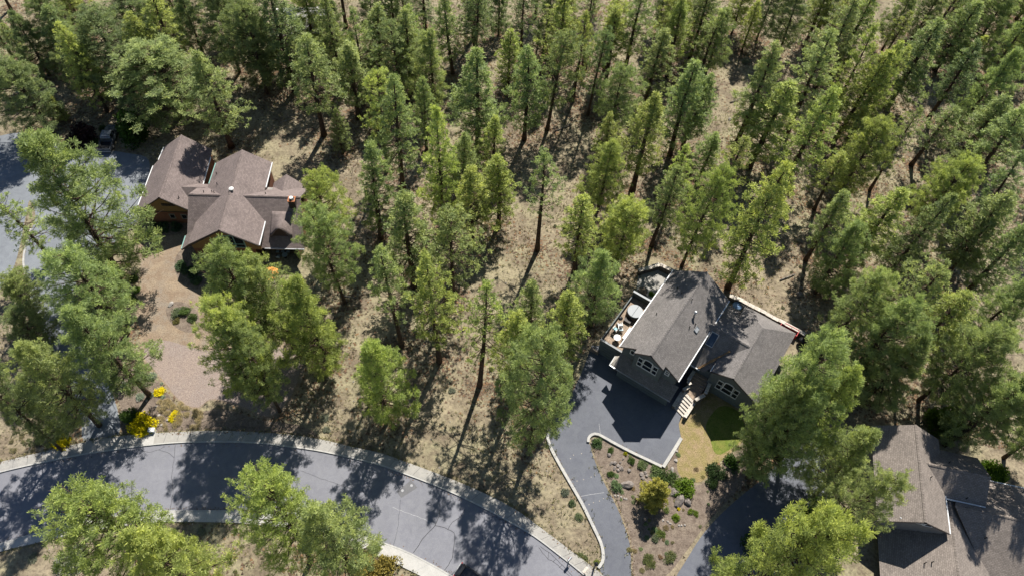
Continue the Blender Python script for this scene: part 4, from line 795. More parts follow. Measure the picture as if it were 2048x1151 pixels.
CLEAR = [(1500, 250, 75), (1575, 130, 50), (1055, 450, 80), (985, 560, 55), (1105, 540, 50), (440, 210, 80), (1650, 600, 70), (700, 640, 60), (785, 115, 30), (1880, 190, 40), (1330, 560, 90), (620, 110, 45), (560, 300, 70), (880, 690, 60), (1560, 460, 40), (1740, 420, 40), (960, 500, 40)]
occ = [(tr[0].location.x, tr[0].location.y) for tr in trees]; rf = random.Random(99); nfill = 0; tries = 0
while nfill < 72 and tries < 6000:
    tries += 1; x, y = rf.uniform(-98, 112), rf.uniform(66, 152); px, py = PJ((x, y, 0))
    if not (-30 < px < 2075 and 20 < py < 560): continue
    want = 1.0 if py < 190 or px > 1720 else .75 if px > 1480 else .36
    if rf.random() > want or any(math.hypot(px - a, (py - b) * 1.2) < c for a, b, c in CLEAR): continue
    if min(math.hypot(x - a, y - b) for a, b in occ) < (3.2 if py < 190 else 4.2) or blocked(x, y): continue
    h = rf.choice([rf.uniform(7, 12), rf.uniform(11, 18), rf.uniform(14, 20)]); rad = h * rf.uniform(.13, .19) + .6; c = rf.choice([0, 0, 1, 1, 2]); b = TONE[c]; j = rf.uniform(.85, 1.15)
    pool = SLIM if rf.random() > .12 else THIN
    o = place_tree('pine_tree', pool[rf.randrange(len(pool))], x, y, h, rad, (b[0] * j, b[1] * j, b[2] * j), rng0); tag(o, None, 'tree', 'pines'); trees.append((o, PJ((x, y, h * .6)), c, h, rad)); occ.append((x, y)); nfill += 1
ZONES = [('of those in the top left corner', lambda x, y: y < 330 and x < 440), ('of those along the left edge', lambda x, y: x < 440), ('of those behind the brown house', lambda x, y: y < 260 and x < 700), ('in the top row above the brown house', lambda x, y: y < 70 and x < 830), ('in the top row left of centre', lambda x, y: y < 130 and x < 1000),
         ('right at the top edge, right of centre', lambda x, y: y < 45 and x < 1480), ('in the top row right of centre', lambda x, y: y < 130 and x < 1480), ('right at the top edge, far right', lambda x, y: y < 45), ('in the top row at far right', lambda x, y: y < 130), ('in the second row left of centre', lambda x, y: y < 290 and x < 1000), ('in the second row at the centre', lambda x, y: y < 290 and x < 1350),
         ('in the second row right of centre', lambda x, y: y < 290 and x < 1700), ('in the second row at far right', lambda x, y: y < 290), ('between the brown and grey houses', lambda x, y: x < 1320), ('of those just behind the grey house', lambda x, y: x < 1640 and y < 620), ('on the upper right side slope', lambda x, y: y < 480), ('on the lower right side slope', lambda x, y: True)]
bins = {}
for tr in trees:
    if 'label' in tr[0].keys(): continue
    px = tr[1]
    for zi, (zn, fn) in enumerate(ZONES):
        if fn(*px): bins.setdefault(zi, []).append(tr); break
for zi, lst in bins.items():
    lst.sort(key=lambda q: q[1][0])
    for i, (o, px, c, h, rad) in enumerate(lst):
        ad = 'dark green' if c == 2 else 'yellow green' if c == 1 else 'mid green'
        o['label'] = '%s pine, %s from left %s' % (ad, ordinal(i), ZONES[zi][0])
for i, (x, y, by, lb) in enumerate([(1168, 62, 132, 'leftmost of the bare grey dead pines near the top centre'), (1186, 55, 140, 'second bare grey dead pine from the left near the top centre'), (1212, 62, 128, 'third bare grey dead pine from the left near the top centre'), (1226, 76, 150, 'rightmost of the bare grey dead pines near the top centre')]):
    h = solve_h(x, y, by); g = G(x, y, h); tag(place_tree('dead_pine', DEAD[i % 2], g[0], g[1], h, 1.3, (1, 1, 1), rng0, True), lb, 'tree', 'dead pines')

# broadleaf trees and shrubs: pixel of the middle at half height, radius in pixels
def shrub(name, lib, px, py, rpx, tone, label, cat='shrub', tall=.8, group=None, stem=True):
    g = G(px, py, 0); rad = rpx * 1.2 * ((g - CPOS) @ FWD) / F_PX; g = G(px, py, rad * tall * .5)
    v = lib[rng0.randrange(len(lib))]; r = empty(name, (g[0], g[1], float(level(g[0], g[1])[0])), rng0.uniform(0, 6.28)); o = bpy.data.objects.new('foliage', v); link(o, r); o.scale = (rad, rad * rng0.uniform(.88, 1.1), rad * tall)
    j = rng0.uniform(.88, 1.12); o.color = (tone[0] * j, tone[1] * j, tone[2] * j, 1)
    if stem: s = bpy.data.objects.new('stem', STEM); link(s, r); s.scale = (rad, rad, rad * tall)
    return tag(r, label, cat, group)
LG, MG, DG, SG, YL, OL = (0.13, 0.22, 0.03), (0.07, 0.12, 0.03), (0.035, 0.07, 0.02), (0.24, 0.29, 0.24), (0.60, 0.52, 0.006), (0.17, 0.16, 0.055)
shrub('broadleaf_tree', LEAFY, 263, 262, 30, (0.03, .07, .012), 'dark green leafy tree right of the pickup', 'tree', 1.6)
shrub('broadleaf_tree', LEAFY, 1652, 1062, 48, (0.07, .15, .018), 'bright green leafy tree behind the big bottom pine', 'tree', 1.5)
shrub('broadleaf_tree', LEAFY, 1528, 1088, 34, (0.05, .10, .03), 'bluish green leafy tree in shade by the dark drive', 'tree', 1.7)
shrub('broadleaf_tree', LEAFY, 1895, 838, 34, (0.10, .17, .025), 'bright leafy tree touching the top of the tan roof', 'tree', 1.3)
shrub('broadleaf_tree', LEAFY, 1985, 945, 28, (0.11, .19, .02), 'light green leafy bush behind the right wing of the tan house', 'bush', 1.1)
shrub('purple_shrub', BUSH, 163, 264, 34, (0.035, .018, .022), 'purple leaved shrub between the drive and the pickup', tall=1.0)
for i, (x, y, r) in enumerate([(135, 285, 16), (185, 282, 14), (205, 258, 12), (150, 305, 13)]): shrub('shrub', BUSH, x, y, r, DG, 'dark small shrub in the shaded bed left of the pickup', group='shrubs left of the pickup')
for x, y, r, tl, lb in [(284, 843, 27, .8, 'largest yellow flowering bush, beside the pavement'), (277, 860, 19, .6, 'low front part of the yellow bushes, right at the pavement edge'), (317, 781, 12, .8, 'small yellow bush near the gravel pad'), (347, 830, 12, .8, 'small yellow bush in the middle of the tan grasses'), (120, 880, 19, .7, 'yellow bush in shade on the left side of the drive mouth'), (105, 884, 10, .7, 'smallest yellow bush at far left of the drive mouth')]:
    shrub('flowering_bush', FLOWER, x, y, r, YL, lb, 'bush', tl)
shrub('shrub', BUSH, 253, 832, 19, MG, 'dark green rounded shrub left of the largest yellow bush', tall=1.1); shrub('shrub', BUSH, 290, 753, 8, MG, 'small green shrub between the silver sages')
for x, y, r in [(276, 748, 10), (303, 752, 10), (277, 759, 6), (247, 766, 8), (281, 790, 10), (303, 790, 8), (322, 766, 4), (327, 793, 6)]: shrub('silver_sage', SAGE, x, y, r, (0.30, .36, .30), 'pale silver sage in the flower bed below the bark yard', group='silver sages in the flower bed')
rr = random.Random(8)
for i in range(34):
    x, y = rr.uniform(312, 400), 0; y = rr.uniform(max(800, 790 + (x - 312) * .35), 856)
    shrub('grass_clump', GRASS, x, y, rr.uniform(5.5, 9), (0.38, .32, .20), 'tan dry grass clump in the bed beside the pavement', 'grass clump', .8, 'dry grasses in the flower bed', False)
for i in range(14): shrub('grass_clump', GRASS, rr.uniform(20, 150), rr.uniform(868, 900), rr.uniform(5, 8), (0.22, .20, .12), 'dry grass clump under the large lower left pine', 'grass clump', .8, 'dry grasses at lower left', False)
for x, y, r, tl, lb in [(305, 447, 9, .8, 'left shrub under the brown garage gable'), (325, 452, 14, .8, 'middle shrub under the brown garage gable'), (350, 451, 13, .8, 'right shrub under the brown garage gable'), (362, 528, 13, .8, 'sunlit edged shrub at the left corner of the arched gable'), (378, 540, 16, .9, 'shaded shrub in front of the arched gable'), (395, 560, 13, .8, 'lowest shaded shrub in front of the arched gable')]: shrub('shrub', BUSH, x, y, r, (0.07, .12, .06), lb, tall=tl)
for x, y, r, c, lb in [(350, 622, 13, (0.15, .19, .12), 'left grey green shrub in the island bed'), (368, 622, 13, (.10, .16, .05), 'middle green shrub in the island bed'), (384, 632, 12, (.11, .16, .06), 'right shrub in the island bed'), (352, 640, 8, OL, 'low olive plant at the bottom of the island bed'), (272, 578, 9, LG, 'bright green shrub on the left border of the bark yard'), (268, 555, 11, MG, 'green shrub above the bright one on the bark yard border'), (262, 595, 12, MG, 'green shrub below the bright one on the bark yard border'), (255, 640, 12, (0.18, .23, .18), 'grey sage on the lower left border of the bark yard')]: shrub('shrub', BUSH, x, y, r, c, lb)
# garden by the grey house
for x, y, r, c, tl, lb in [(1194, 882, 13, (.09, .15, .06), .8, 'blue green shrub at the tip of the white kerb'), (1223, 900, 8, MG, .8, 'small shrub below the long white kerb, left'), (1252, 906, 5, (.30, .30, .01), .9, 'tiny yellow green ball shrub under the long kerb'), (1265, 920, 9, MG, .8, 'small green shrub in the middle of the long kerb'), (1283, 928, 12, (.12, .16, .07), .6, 'spreading juniper below the long white kerb'), (1312, 942, 14, (.11, .16, .06), .6, 'left juniper at the kerb corner'), (1335, 950, 18, (.08, .125, .04), .8, 'dark juniper at the kerb corner by the lawn'), (1228, 971, 16, (.15, .22, .11), .8, 'pale spiky shrub beside the largest boulder'), (1222, 948, 9, MG, .8, 'shrub above the pale spiky one by the drive'), (1374, 972, 25, (.13, .21, .025), .75, 'bright green mounded shrub below the lawn'), (1353, 1032, 9, (.16, .24, .03), .9, 'small bright ball shrub below the mounded one'), (1383, 1022, 7, (.15, .22, .03), .9, 'left of two small bright shrubs near the dark drive'), (1393, 1026, 6, (.15, .22, .03), .9, 'right of two small bright shrubs near the dark drive'), (1357, 1016, 4, YL, .9, 'tiny yellow flower tuft above the small ball shrub'), (1436, 940, 20, (.06, .10, .04), 1.0, 'tall dark shrub at the right edge of the lawn'), (1462, 922, 19, (.05, .10, .02), 1.0, 'dark round shrub further right along the lawn'), (1428, 965, 14, (.045, .08, .03), 1.0, 'lower dark shrub right of the mounded one'), (1321, 1067, 10, (.14, .19, .05), .8, 'pale green shrub low in the garden bed'), (1308, 1072, 10, (.15, .18, .11), .8, 'grey shrub beside the pale green one low in the bed'), (1335, 1020, 7, (.15, .2, .06), .8, 'small spiky plant right of the conical evergreen'), (1143, 1004, 9, (.12, .17, .09), .8, 'shrub on the bank left of the drive, middle'), (1158, 1034, 10, (.14, .18, .10), .8, 'grey green shrub on the bank left of the drive, low'), (1132, 982, 10, (.17, .20, .16), .8, 'grey sage on the bank left of the drive, high'), (1160, 1110, 7, (.15, .18, .08), .6, 'small plant on the verge above the mailbox'), (1170, 1115, 7, (.15, .18, .08), .6, 'small plant on the verge left of the lamp post'), (1194, 1122, 7, (.18, .22, .05), .6, 'small plant at the kerb end by the lamp post'), (1380, 772, 10, (.10, .16, .02), .8, 'bright shrub between the garage and the stairs'), (1300, 1120, 14, (.12, .14, .05), .6, 'olive low shrub beside the bottom of the drive'), (1340, 1110, 14, (.12, .14, .06), .6, 'olive low shrub at the bottom right of the bed'), (1302, 586, 7, (.10, .2, .02), .8, 'small green plant on the patio behind the deck divider')]:
    shrub('shrub', SAGE if c[2] > .09 else BUSH, x, y, r, c, lb, tall=tl)
for i in range(75):
    x = rr.uniform(1215, 1440); y = rr.uniform(905, 1145)
    if x < 1205 + (y - 950) * .35 or x > 1440 - (y - 1000) * .8: continue
    shrub('low_plant', SAGE, x, y, rr.uniform(3.5, 7), (rr.uniform(.16, .28), rr.uniform(.18, .26), .12), 'low grey green plant scattered in the garden bed', 'plant', .6, 'low plants of the garden bed', False)
g = G(1305, 1000, 0); r = empty('conical_evergreen', (g[0], g[1], 0)); tag(r, 'olive conical evergreen in the middle of the garden bed', 'tree')
for nm in ('trunk', 'crown'): o = bpy.data.objects.new(nm, SPRUCE[nm]); link(o, r); o.color = (.40, .385, .11, 1)
for x, y, rp, tl, lb in [(735, 1132, 34, .8, 'left yellow olive bush beside the hydrant'), (768, 1138, 32, .8, 'right yellow olive bush beside the pavement'), (705, 1120, 18, .7, 'smaller yellow olive bush under the pine by the hydrant')]: shrub('olive_bush', BUSH, x, y, rp, (.24, .20, .055), lb, tall=tl)
for x, y, rp, lb in [(648, 832, 11, 'pale sage on the slope above the pavement, upper'), (655, 855, 10, 'pale sage on the slope above the pavement, lower'), (433, 152, 12, 'grey sage on bare soil at the top left'), (1492, 118, 11, 'grey sage in the clearing at the upper centre right'), (905, 775, 9, 'grey sage in the clearing right of the thin open pine'), (140, 1135, 40, 'wide grey sage patch bottom left of the road'), (60, 1115, 14, 'grey sage at the bottom left pavement'), (400, 1062, 9, 'sage at the pavement between the lower pines')]: shrub('sage_bush', SAGE, x, y, rp, (.20, .22, .17), lb, tall=.55)
for i in range(70):
    x, y = rr.uniform(620, 2040), rr.uniform(20, 880)
    if blocked(*G2(x, y)): continue
    shrub('brush_clump', SAGE, x, y, rr.uniform(3, 6), (.15, .15, .09), 'small grey green brush clump on the forest floor', 'shrub', .6, 'brush on the forest floor', False)

# fallen needles under the crowns: loose flakes, nobody could count them
rl = np.random.default_rng(12); lx = []; ly = []
for (o, px, c, h, rad) in trees:
    n_ = 420; a = rl.uniform(0, 6.283, n_); q = np.abs(rl.normal(0, .62, n_)) * (rad * 1.35 + .8); lx.append(o.location.x + q * np.cos(a)); ly.append(o.location.y + q * np.sin(a))
lx = np.concatenate(lx); ly = np.concatenate(ly); kp_ = np.ones(len(lx), bool)
for p in FLAT: kp_ &= ~inside(p, lx, ly)
lx, ly = lx[kp_], ly[kp_]; lz = level(lx, ly) + rl.uniform(.012, .035, len(lx)); nd = len(lx)
for ln, sg, hi_ in ((KN, -1, .016), (KS, 1, .016), (WN, -1, .146), (DL, 1, .025), (DR, 1, .025), (LIP, 1, .025)):     # drifts along the gutters and drive edges
    L_ = np.array(offset_line(ln, .22 * sg)); ii = rl.integers(0, len(L_) - 1, len(L_) * 9); tt = rl.random(len(ii))[:, None]; q = L_[ii] * (1 - tt) + L_[ii + 1] * tt + rl.normal(0, .13, (len(ii), 2)); q = q[np.sin(q[:, 0] * .9) + np.sin(q[:, 1] * 1.3 + 1) + rl.normal(0, .6, len(q)) > .1]
    lx = np.concatenate([lx, q[:, 0]]); ly = np.concatenate([ly, q[:, 1]]); lz = np.concatenate([lz, np.full(len(q), hi_ + .006)])
a = rl.uniform(0, 6.283, len(lx)); sz = np.where(np.arange(len(lx)) < nd, rl.uniform(.08, .26, len(lx)), rl.uniform(.03, .10, len(lx))); V = []
for k_ in range(3): V.append(np.stack([lx + sz * np.cos(a + 2.1 * k_), ly + sz * np.sin(a + 2.1 * k_), lz + rl.uniform(-.004, .02, len(lx))], 1))
lm = np_mesh('needle_litter', np.stack(V, 1).reshape(-1, 3), np.arange(3 * len(lx)).reshape(-1, 3), 'brown_litter'); add_tint(lm, np.repeat(rl.random(len(lx)), 3))
lo_ = link(bpy.data.objects.new('needle_litter', lm)); lo_.color = (.115, .074, .050, 1); tag(lo_, 'brown fallen needles spread under the pines', 'needle litter', kind='stuff')
# dry grass over the forest floor: nobody could count it
rg = np.random.default_rng(77); N = 95000
gxr, gyr = rg.uniform(-95, 100, N), rg.uniform(18, 140, N)
dens = np.sin(gxr * .35 + np.sin(gyr * .22) * 2) + np.sin(gyr * .41 + np.sin(gxr * .27) * 2) + rg.normal(0, .8, N)
keep = dens > -.2
for p in FLAT: keep &= ~(inside(p, gxr, gyr) | (polydist(p, gxr, gyr) < .25))
gxr, gyr = gxr[keep], gyr[keep]; gz_ = level(gxr, gyr)
for ln, sd in ((WN, 1), (WS, -1), (DR, -1), (DL, 1)):            # tufts spilling over the paved edges
    L_ = np.array(offset_line(ln, .12 * sd if ln in (WN, WS) else 0)); ii = rg.integers(0, len(L_) - 1, len(L_) * (7 if ln is WN or ln is WS else 3)); tt = rg.random(len(ii))[:, None]; q = L_[ii] * (1 - tt) + L_[ii + 1] * tt + rg.normal(0, .16 if ln is WN or ln is WS else .3, (len(ii), 2))
    gxr = np.concatenate([gxr, q[:, 0]]); gyr = np.concatenate([gyr, q[:, 1]]); gz_ = np.concatenate([gz_, np.full(len(q), .03)])
gm = tuft_mesh('dry_grass', np.stack([gxr, gyr, gz_ + .02], 1), np.tile([0, 0, 1.0], (len(gxr), 1)), rg, .24, 5, .040, 'straw', np.clip(rg.normal(.45, .22, len(gxr)), 0, 1), .75)
go = link(bpy.data.objects.new('dry_grass', gm)); go.color = (.205, .195, .095, 1); tag(go, 'sparse dry bunch grass over the forest floor', 'grass', kind='stuff')

# ------------------------------------------------------------------ rocks and logs
def rock_mesh(seed):
    bm = bmesh.new(); bmesh.ops.create_icosphere(bm, subdivisions=2, radius=1); rng = np.random.default_rng(seed); ph = rng.uniform(0, 6, 6)
    for v in bm.verts:
        c = v.co; k = 1 + .16 * math.sin(3 * c.x + ph[0]) + .14 * math.sin(4 * c.y + ph[1]) + .12 * math.sin(5 * c.z + ph[2] + 2 * c.x); v.co = Vector((c.x * k, c.y * k * .85, max(-.25, c.z * k * .7)))
    me = bpy.data.meshes.new('boulder'); bm.to_mesh(me); bm.free(); me.materials.append(MATS['boulder']); return me
ROCKS = [rock_mesh(i) for i in range(4)]
ROCKP = [m_.copy() for m_ in ROCKS]
for m_ in ROCKP: m_.materials.clear(); m_.materials.append(MATS['pale_rock'])
def rock(x, y, rpx, label, group=None, pale=False):
    g = G(x, y, 0); rad = rpx * ((g - CPOS) @ FWD) / F_PX; o = bpy.data.objects.new('boulder', (ROCKP if pale else ROCKS)[rng0.randrange(4)]); link(o)
    o.location = (g[0], g[1], float(level(g[0], g[1])[0]) + rad * .15); o.scale = (rad, rad, rad * .95); o.rotation_euler = (0, 0, rng0.uniform(0, 6)); return tag(o, label, 'rock', group)
rock(1254, 969, 11, 'largest grey boulder beside the pale spiky shrub'); rock(1347, 984, 9, 'boulder at the left foot of the bright mounded shrub'); rock(1358, 1002, 12, 'dark boulder below the bright mounded shrub'); rock(1376, 1004, 9, 'right dark boulder below the bright mounded shrub'); rock(1344, 939, 5, 'pale round rock by the kerb corner', None, True); rock(1351, 920, 4, 'flat pale stone between kerb and lawn', None, True); rock(1353, 902, 3, 'small pale stone between kerb and lawn', None, True)
for x, y, r_ in [(1230, 925, 5), (1237, 931, 4), (1243, 937, 5), (1229, 936, 4), (1241, 924, 3), (1246, 917, 3), (1218, 909, 5), (1258, 941, 5), (1284, 948, 5), (1290, 944, 4), (1286, 955, 4), (1293, 951, 4), (1222, 926, 4), (1236, 940, 4), (1186, 879, 4), (1183, 886, 3)]: rock(x, y, r_, 'grey stone in the rockery below the long white kerb', 'rockery stones')
for x, y in [(1230, 990), (1236, 991), (1242, 993), (1248, 996), (1253, 997), (1335, 1042), (1340, 1046), (1358, 1050), (1363, 1050), (1369, 1049), (1326, 1040)]: rock(x, y, 2.6, 'small white edging stone in the garden bed', 'white edging stones', True)
for x, y in [(294, 800), (275, 801), (318, 830), (313, 812), (323, 850), (292, 770), (284, 772), (335, 840), (258, 775)]: rock(x, y, 3, 'small pale stone among the silver sages and grasses', 'pale bed stones', True)
rock(342, 609, 6, 'white rounded stone at the top of the island bed', None, True)
for x, y, r_ in [(1637, 8, 9), (1648, 12, 6), (1659, 7, 5), (1628, 4, 5)]: rock(x, y, r_, 'pale rock in the pile at the top edge right of centre', 'pale rock pile', True)
for x, y, r_ in [(1368, 305, 6), (1338, 284, 4), (1345, 295, 6), (1460, 240, 4), (1600, 588, 8), (1665, 640, 8), (1604, 575, 4)]: rock(x, y, r_, 'grey rock lying on the forest floor', 'forest floor rocks')
rk = random.Random(31); pts = []
for i in range(900):
    x, y = rk.uniform(0, 2048), rk.uniform(0, 1151); g = G2(x, y)
    pts.append(g)
A_ = np.array(pts); kp = np.ones(len(A_), bool)
for p in FLAT: kp &= ~inside(p, A_[:, 0], A_[:, 1])
mb = MB(); 
for (x, y), z in zip(A_[kp], level(A_[kp][:, 0], A_[kp][:, 1])):
    s = rk.uniform(.05, .17); a = rk.uniform(0, 6)
    mb.add([(x + s * math.cos(a + q), y + s * math.sin(a + q), z - .02) for q in (0, 1.4, 3.0, 4.5)] + [(x + s * .2, y + s * .1, z + s * .7)], [(0, 1, 4), (1, 2, 4), (2, 3, 4), (3, 0, 4)])
o = mb.build('ground_stones', 'pale_rock'); tag(o, 'small stones littering the bare forest soil', 'stones', kind='stuff')
def log(px, label, r_=.14):
    a, b = np.array([*G2(*px[0]), 0]), np.array([*G2(*px[1]), 0]); a[2] = float(level(a[0], a[1])[0]) + r_; b[2] = float(level(b[0], b[1])[0]) + r_; d = b - a
    t_ = empty('fallen_log', (0, 0, 0)); MB().tube([a, a + d * .5 + (0, 0, .03), b], [r_, r_ * .85, r_ * .6], 8).build('stem', 'dead_wood', t_, True)
    mb = MB()
    for q in (.3, .55, .75): p = a + d * q; mb.tube([p, p + (.35, .25, .3)], [.04, .015], 5)
    mb.build('branch_stub', 'dead_wood', t_); return tag(t_, label, 'log')
log([(1858, 148), (1851, 182)], 'pale fallen log in the clearing at upper right', .16); log([(1322, 30), (1344, 24)], 'fallen pale branch near the top centre', .09); log([(680, 590), (712, 596)], 'bare grey branch lying below the tall pine', .08); log([(1500, 420), (1530, 446)], 'thin fallen log behind the grey house', .09)

for a_, b_ in [((1110, 262), (1142, 250)), ((905, 300), (928, 322)), ((1300, 150), (1330, 166)), ((1700, 300), (1722, 280)), ((1560, 560), (1590, 548)), ((830, 620), (856, 634)), ((560, 250), (590, 238)), ((1980, 480), (2004, 500)), ((1460, 205), (1484, 196))]: log([a_, b_], 'weathered grey log lying on the forest floor', .10)['group'] = 'logs on the forest floor'
# ------------------------------------------------------------------ vehicles
def vehicle(name, loc, heading, paint, label, pickup=True, cat='pickup truck'):
    L, Wd = (5.7, 1.98) if pickup else (4.7, 1.85); r = empty(name, loc, heading); h = Wd / 2           # local +x is the nose
    def body(sections, nm, mat, par=r, bev=.05):
        mb = MB(); k = len(sections)
        vs = []
        for x, w0, w1, z0, z1 in sections: vs += [(x, -w0, z0), (x, w0, z0), (x, w1, z1), (x, -w1, z1)]
        fs = [(0, 1, 2, 3), tuple(4 * (k - 1) + i for i in (3, 2, 1, 0))]
        for i in range(k - 1):
            for j in range(4): fs.append((4 * i + j, 4 * i + (j + 1) % 4, 4 * i + 4 + (j + 1) % 4, 4 * i + 4 + j))
        mb.add(vs, fs); return mb.build(nm, mat, par, False, bev)
    if pickup:
        body([(-L / 2 + 1.95, h, h * .97, .42, 1.05), (L / 2 - 1.0, h, h * .95, .42, 1.06), (L / 2 - .25, h * .96, h * .88, .42, 1.0), (L / 2, h * .86, h * .8, .45, .85)], 'body', paint)
        for s in (-1, 1): MB().box(-L / 2, -L / 2 + 1.96, s * h - .07 * (s > 0) - (0 if s > 0 else 0), s * h + (.07 if s < 0 else 0), .45, 1.08).build('bed_side', paint, r, bevel=.02)
        MB().box(-L / 2 + .02, -L / 2 + 1.95, -h + .08, h - .08, .5, .6).build('bed_floor', 'rubber', r)
        tg = MB().box(-L / 2 - .06, -L / 2 + .0, -h + .02, h - .02, .5, 1.07).build('tailgate', paint, r, bevel=.02); MB().box(-L / 2 - .085, -L / 2 - .058, -.12, .12, .88, .95).build('handle', 'black_metal', tg)
        cab = [(-.95, h * .93, h * .78, 1.04, 1.5), (-.75, h * .94, h * .74, 1.04, 1.82), (.55, h * .94, h * .74, 1.04, 1.84), (1.45, h * .92, h * .86, 1.04, 1.08)]; xs, xe, zt = (-.95, 1.45, 1.84)
        body(cab, 'cab', paint, r, .03)
        ws = [(.63, h * .70, 1.80), (1.36, h * .83, 1.13)]; mesh_obj('windscreen', [(ws[0][0], -ws[0][1], ws[0][2] + .02), (ws[0][0], ws[0][1], ws[0][2] + .02), (ws[1][0] + .03, ws[1][1], ws[1][2] + .02), (ws[1][0] + .03, -ws[1][1], ws[1][2] + .02)], [(0, 1, 2, 3)], 'pane', r)
        mesh_obj('rear_window', [(-.97, -h * .7, 1.2), (-.97, h * .7, 1.2), (-.86, h * .66, 1.72), (-.86, -h * .66, 1.72)], [(0, 1, 2, 3)], 'pane', r)
    else:
        body([(-L / 2, h * .85, h * .8, .45, .95), (-L / 2 + .4, h, h * .93, .35, 1.02), (L / 2 - 1.2, h, h * .94, .35, .98), (L / 2 - .3, h * .95, h * .85, .38, .82), (L / 2, h * .8, h * .75, .42, .68)], 'body', paint)
        body([(-L / 2 + .25, h * .88, h * .7, .98, 1.02), (-L / 2 + .75, h * .9, h * .7, .98, 1.5), (.25, h * .9, h * .7, .98, 1.53), (1.15, h * .88, h * .8, .96, 1.0)], 'cab', paint, r, .03)
        mesh_obj('windscreen', [(.33, -h * .66, 1.51), (.33, h * .66, 1.51), (1.1, h * .78, 1.05), (1.1, -h * .78, 1.05)], [(0, 1, 2, 3)], 'pane', r)
        mesh_obj('rear_window', [(-L / 2 + .28, -h * .64, 1.1), (-L / 2 + .28, h * .64, 1.1), (-L / 2 + .66, h * .6, 1.48), (-L / 2 + .66, -h * .6, 1.48)], [(0, 1, 2, 3)], 'pane', r)
    zt = 1.78 if pickup else 1.46
    for s in (-1, 1):
        x0, x1 = (-.7, .5) if pickup else (-1.2, .25)
        mesh_obj('side_window', [(x0, s * h * .935, 1.12), (x1 + .35, s * h * .935, 1.12), (x1, s * h * .775, zt - .06), (x0 + .05, s * h * .775, zt - .06)], [(0, 1, 2, 3)], 'pane', r)
        MB().box(.95, 1.12, s * h - .02 if s > 0 else s * h - .2, s * h + .2 if s > 0 else s * h + .02, 1.05, 1.22).build('mirror', 'black_metal', r, bevel=.02)
        MB().box(L / 2 - .10, L / 2 + .005, s * h * .62 - .16, s * h * .62 + .16, .66, .8).build('headlight', 'lamp_white', r); MB().box(-L / 2 - .02, -L / 2 + .08, s * (h - .1) - .08, s * (h - .1) + .08, .68, .98).build('tail_light', 'lamp_red', r)
        for x in (-L * .30, L * .31):
            w = MB().tube([(x, s * (h - .22), .38), (x, s * (h + .01), .38)], .38, 18).build('wheel', 'rubber', r); MB().tube([(x, s * (h - .1), .38), (x, s * (h + .02), .38)], .22, 12).build('rim', 'grey_metal', w)
    MB().box(-L / 2 - .18, -L / 2 - .06, -h + .05, h - .05, .42, .6).build('bumper', 'grey_metal', r, bevel=.03); MB().box(L / 2 - .03, L / 2 + .1, -h * .8, h * .8, .4, .58).build('bumper', 'grey_metal', r, bevel=.03)
    return tag(r, label, cat)
a, b = G(214, 302), G(228, 262); hd = math.atan2(b[1] - a[1], b[0] - a[0]); c = (a + b) / 2
vehicle('pickup_truck', (c[0], c[1], .02), hd, 'truck_paint', 'dark pickup truck with open bed parked in tree shade')
a, b = G(900, 1152), G(990, 1215); d = (b - a) / np.linalg.norm(b - a); q = a + d * 2.75 + np.array([-d[1], d[0], 0]) * 1.0
vehicle('car', (q[0], q[1], .012), math.atan2(d[1], d[0]), 'car_paint', 'black car at the bottom edge, only a rear corner in view', False, 'car')

# ------------------------------------------------------------------ deck, patio and street things
def deckp(u, n, z=2.87): p = GF(u, n, z); return tuple(p)
p = deckp(8.0, -5.65); tub = empty('hot_tub', p, GF.rz); tag(tub, 'round hot tub with grey folding cover on the deck', 'hot tub')
oct_ = [(1.12 * math.cos(t_), 1.12 * math.sin(t_)) for t_ in np.linspace(0, 2 * math.pi, 13)[:-1]]
MB().prism(oct_, 0, .86).build('tub_shell', 'tub_shell', tub, bevel=.04)
for k in range(12):
    t_ = (k + .5) * math.pi / 6; MB().box(1.07, 1.13, -.22, .22, .06, .8).xf(lambda x, y, z: (x * math.cos(t_) - y * math.sin(t_), x * math.sin(t_) + y * math.cos(t_), z)).build('side_panel', 'dark_trim', tub)
for s in (0, math.pi): MB().prism([(1.06 * math.cos(s + t_) + .012 * math.cos(s + math.pi / 2), 1.06 * math.sin(s + t_) + .012 * math.sin(s + math.pi / 2)) for t_ in np.linspace(0, math.pi, 15)], .86, .98).build('cover_half', 'tub_cover', tub, bevel=.03)
MB().box(-.3, .35, -.5, .5, 0, .38).xf(lambda x, y, z: (x - 1.5, y + .2, z)).build('tub_step', 'dark_trim', tub)
def chair(loc, rz, cush, frame, label, group=None):
    r = empty('patio_chair', loc, rz); MB().box(-.27, .27, -.27, .27, .36, .46).build('seat', cush, r, bevel=.03); MB().box(-.27, .27, .24, .34, .46, .95).xf(lambda x, y, z: (x, y + (z - .46) * .25, z)).build('backrest', cush, r, bevel=.03)
    for sx in (-1, 1):
        MB().box(sx * .3 - .03, sx * .3 + .03, -.28, .3, .6, .65).build('armrest', frame, r)
        for sy in (-1, 1): MB().box(sx * .28 - .025, sx * .28 + .025, sy * .25 - .025, sy * .25 + .025, 0, .62 if sy else .4).build('leg', frame, r)
    return tag(r, label, 'chair', group)
def table(loc, rad, mat, label, h_=.72):
    r = empty('patio_table', loc); MB().disc((0, 0), rad, h_ - .04, h_, 20).build('tabletop', mat, r); MB().tube([(0, 0, .03), (0, 0, h_ - .04)], .05, 8).build('pedestal', 'black_metal', r); MB().disc((0, 0), rad * .5, 0, .04, 14).build('base', 'black_metal', r); return tag(r, label, 'table')
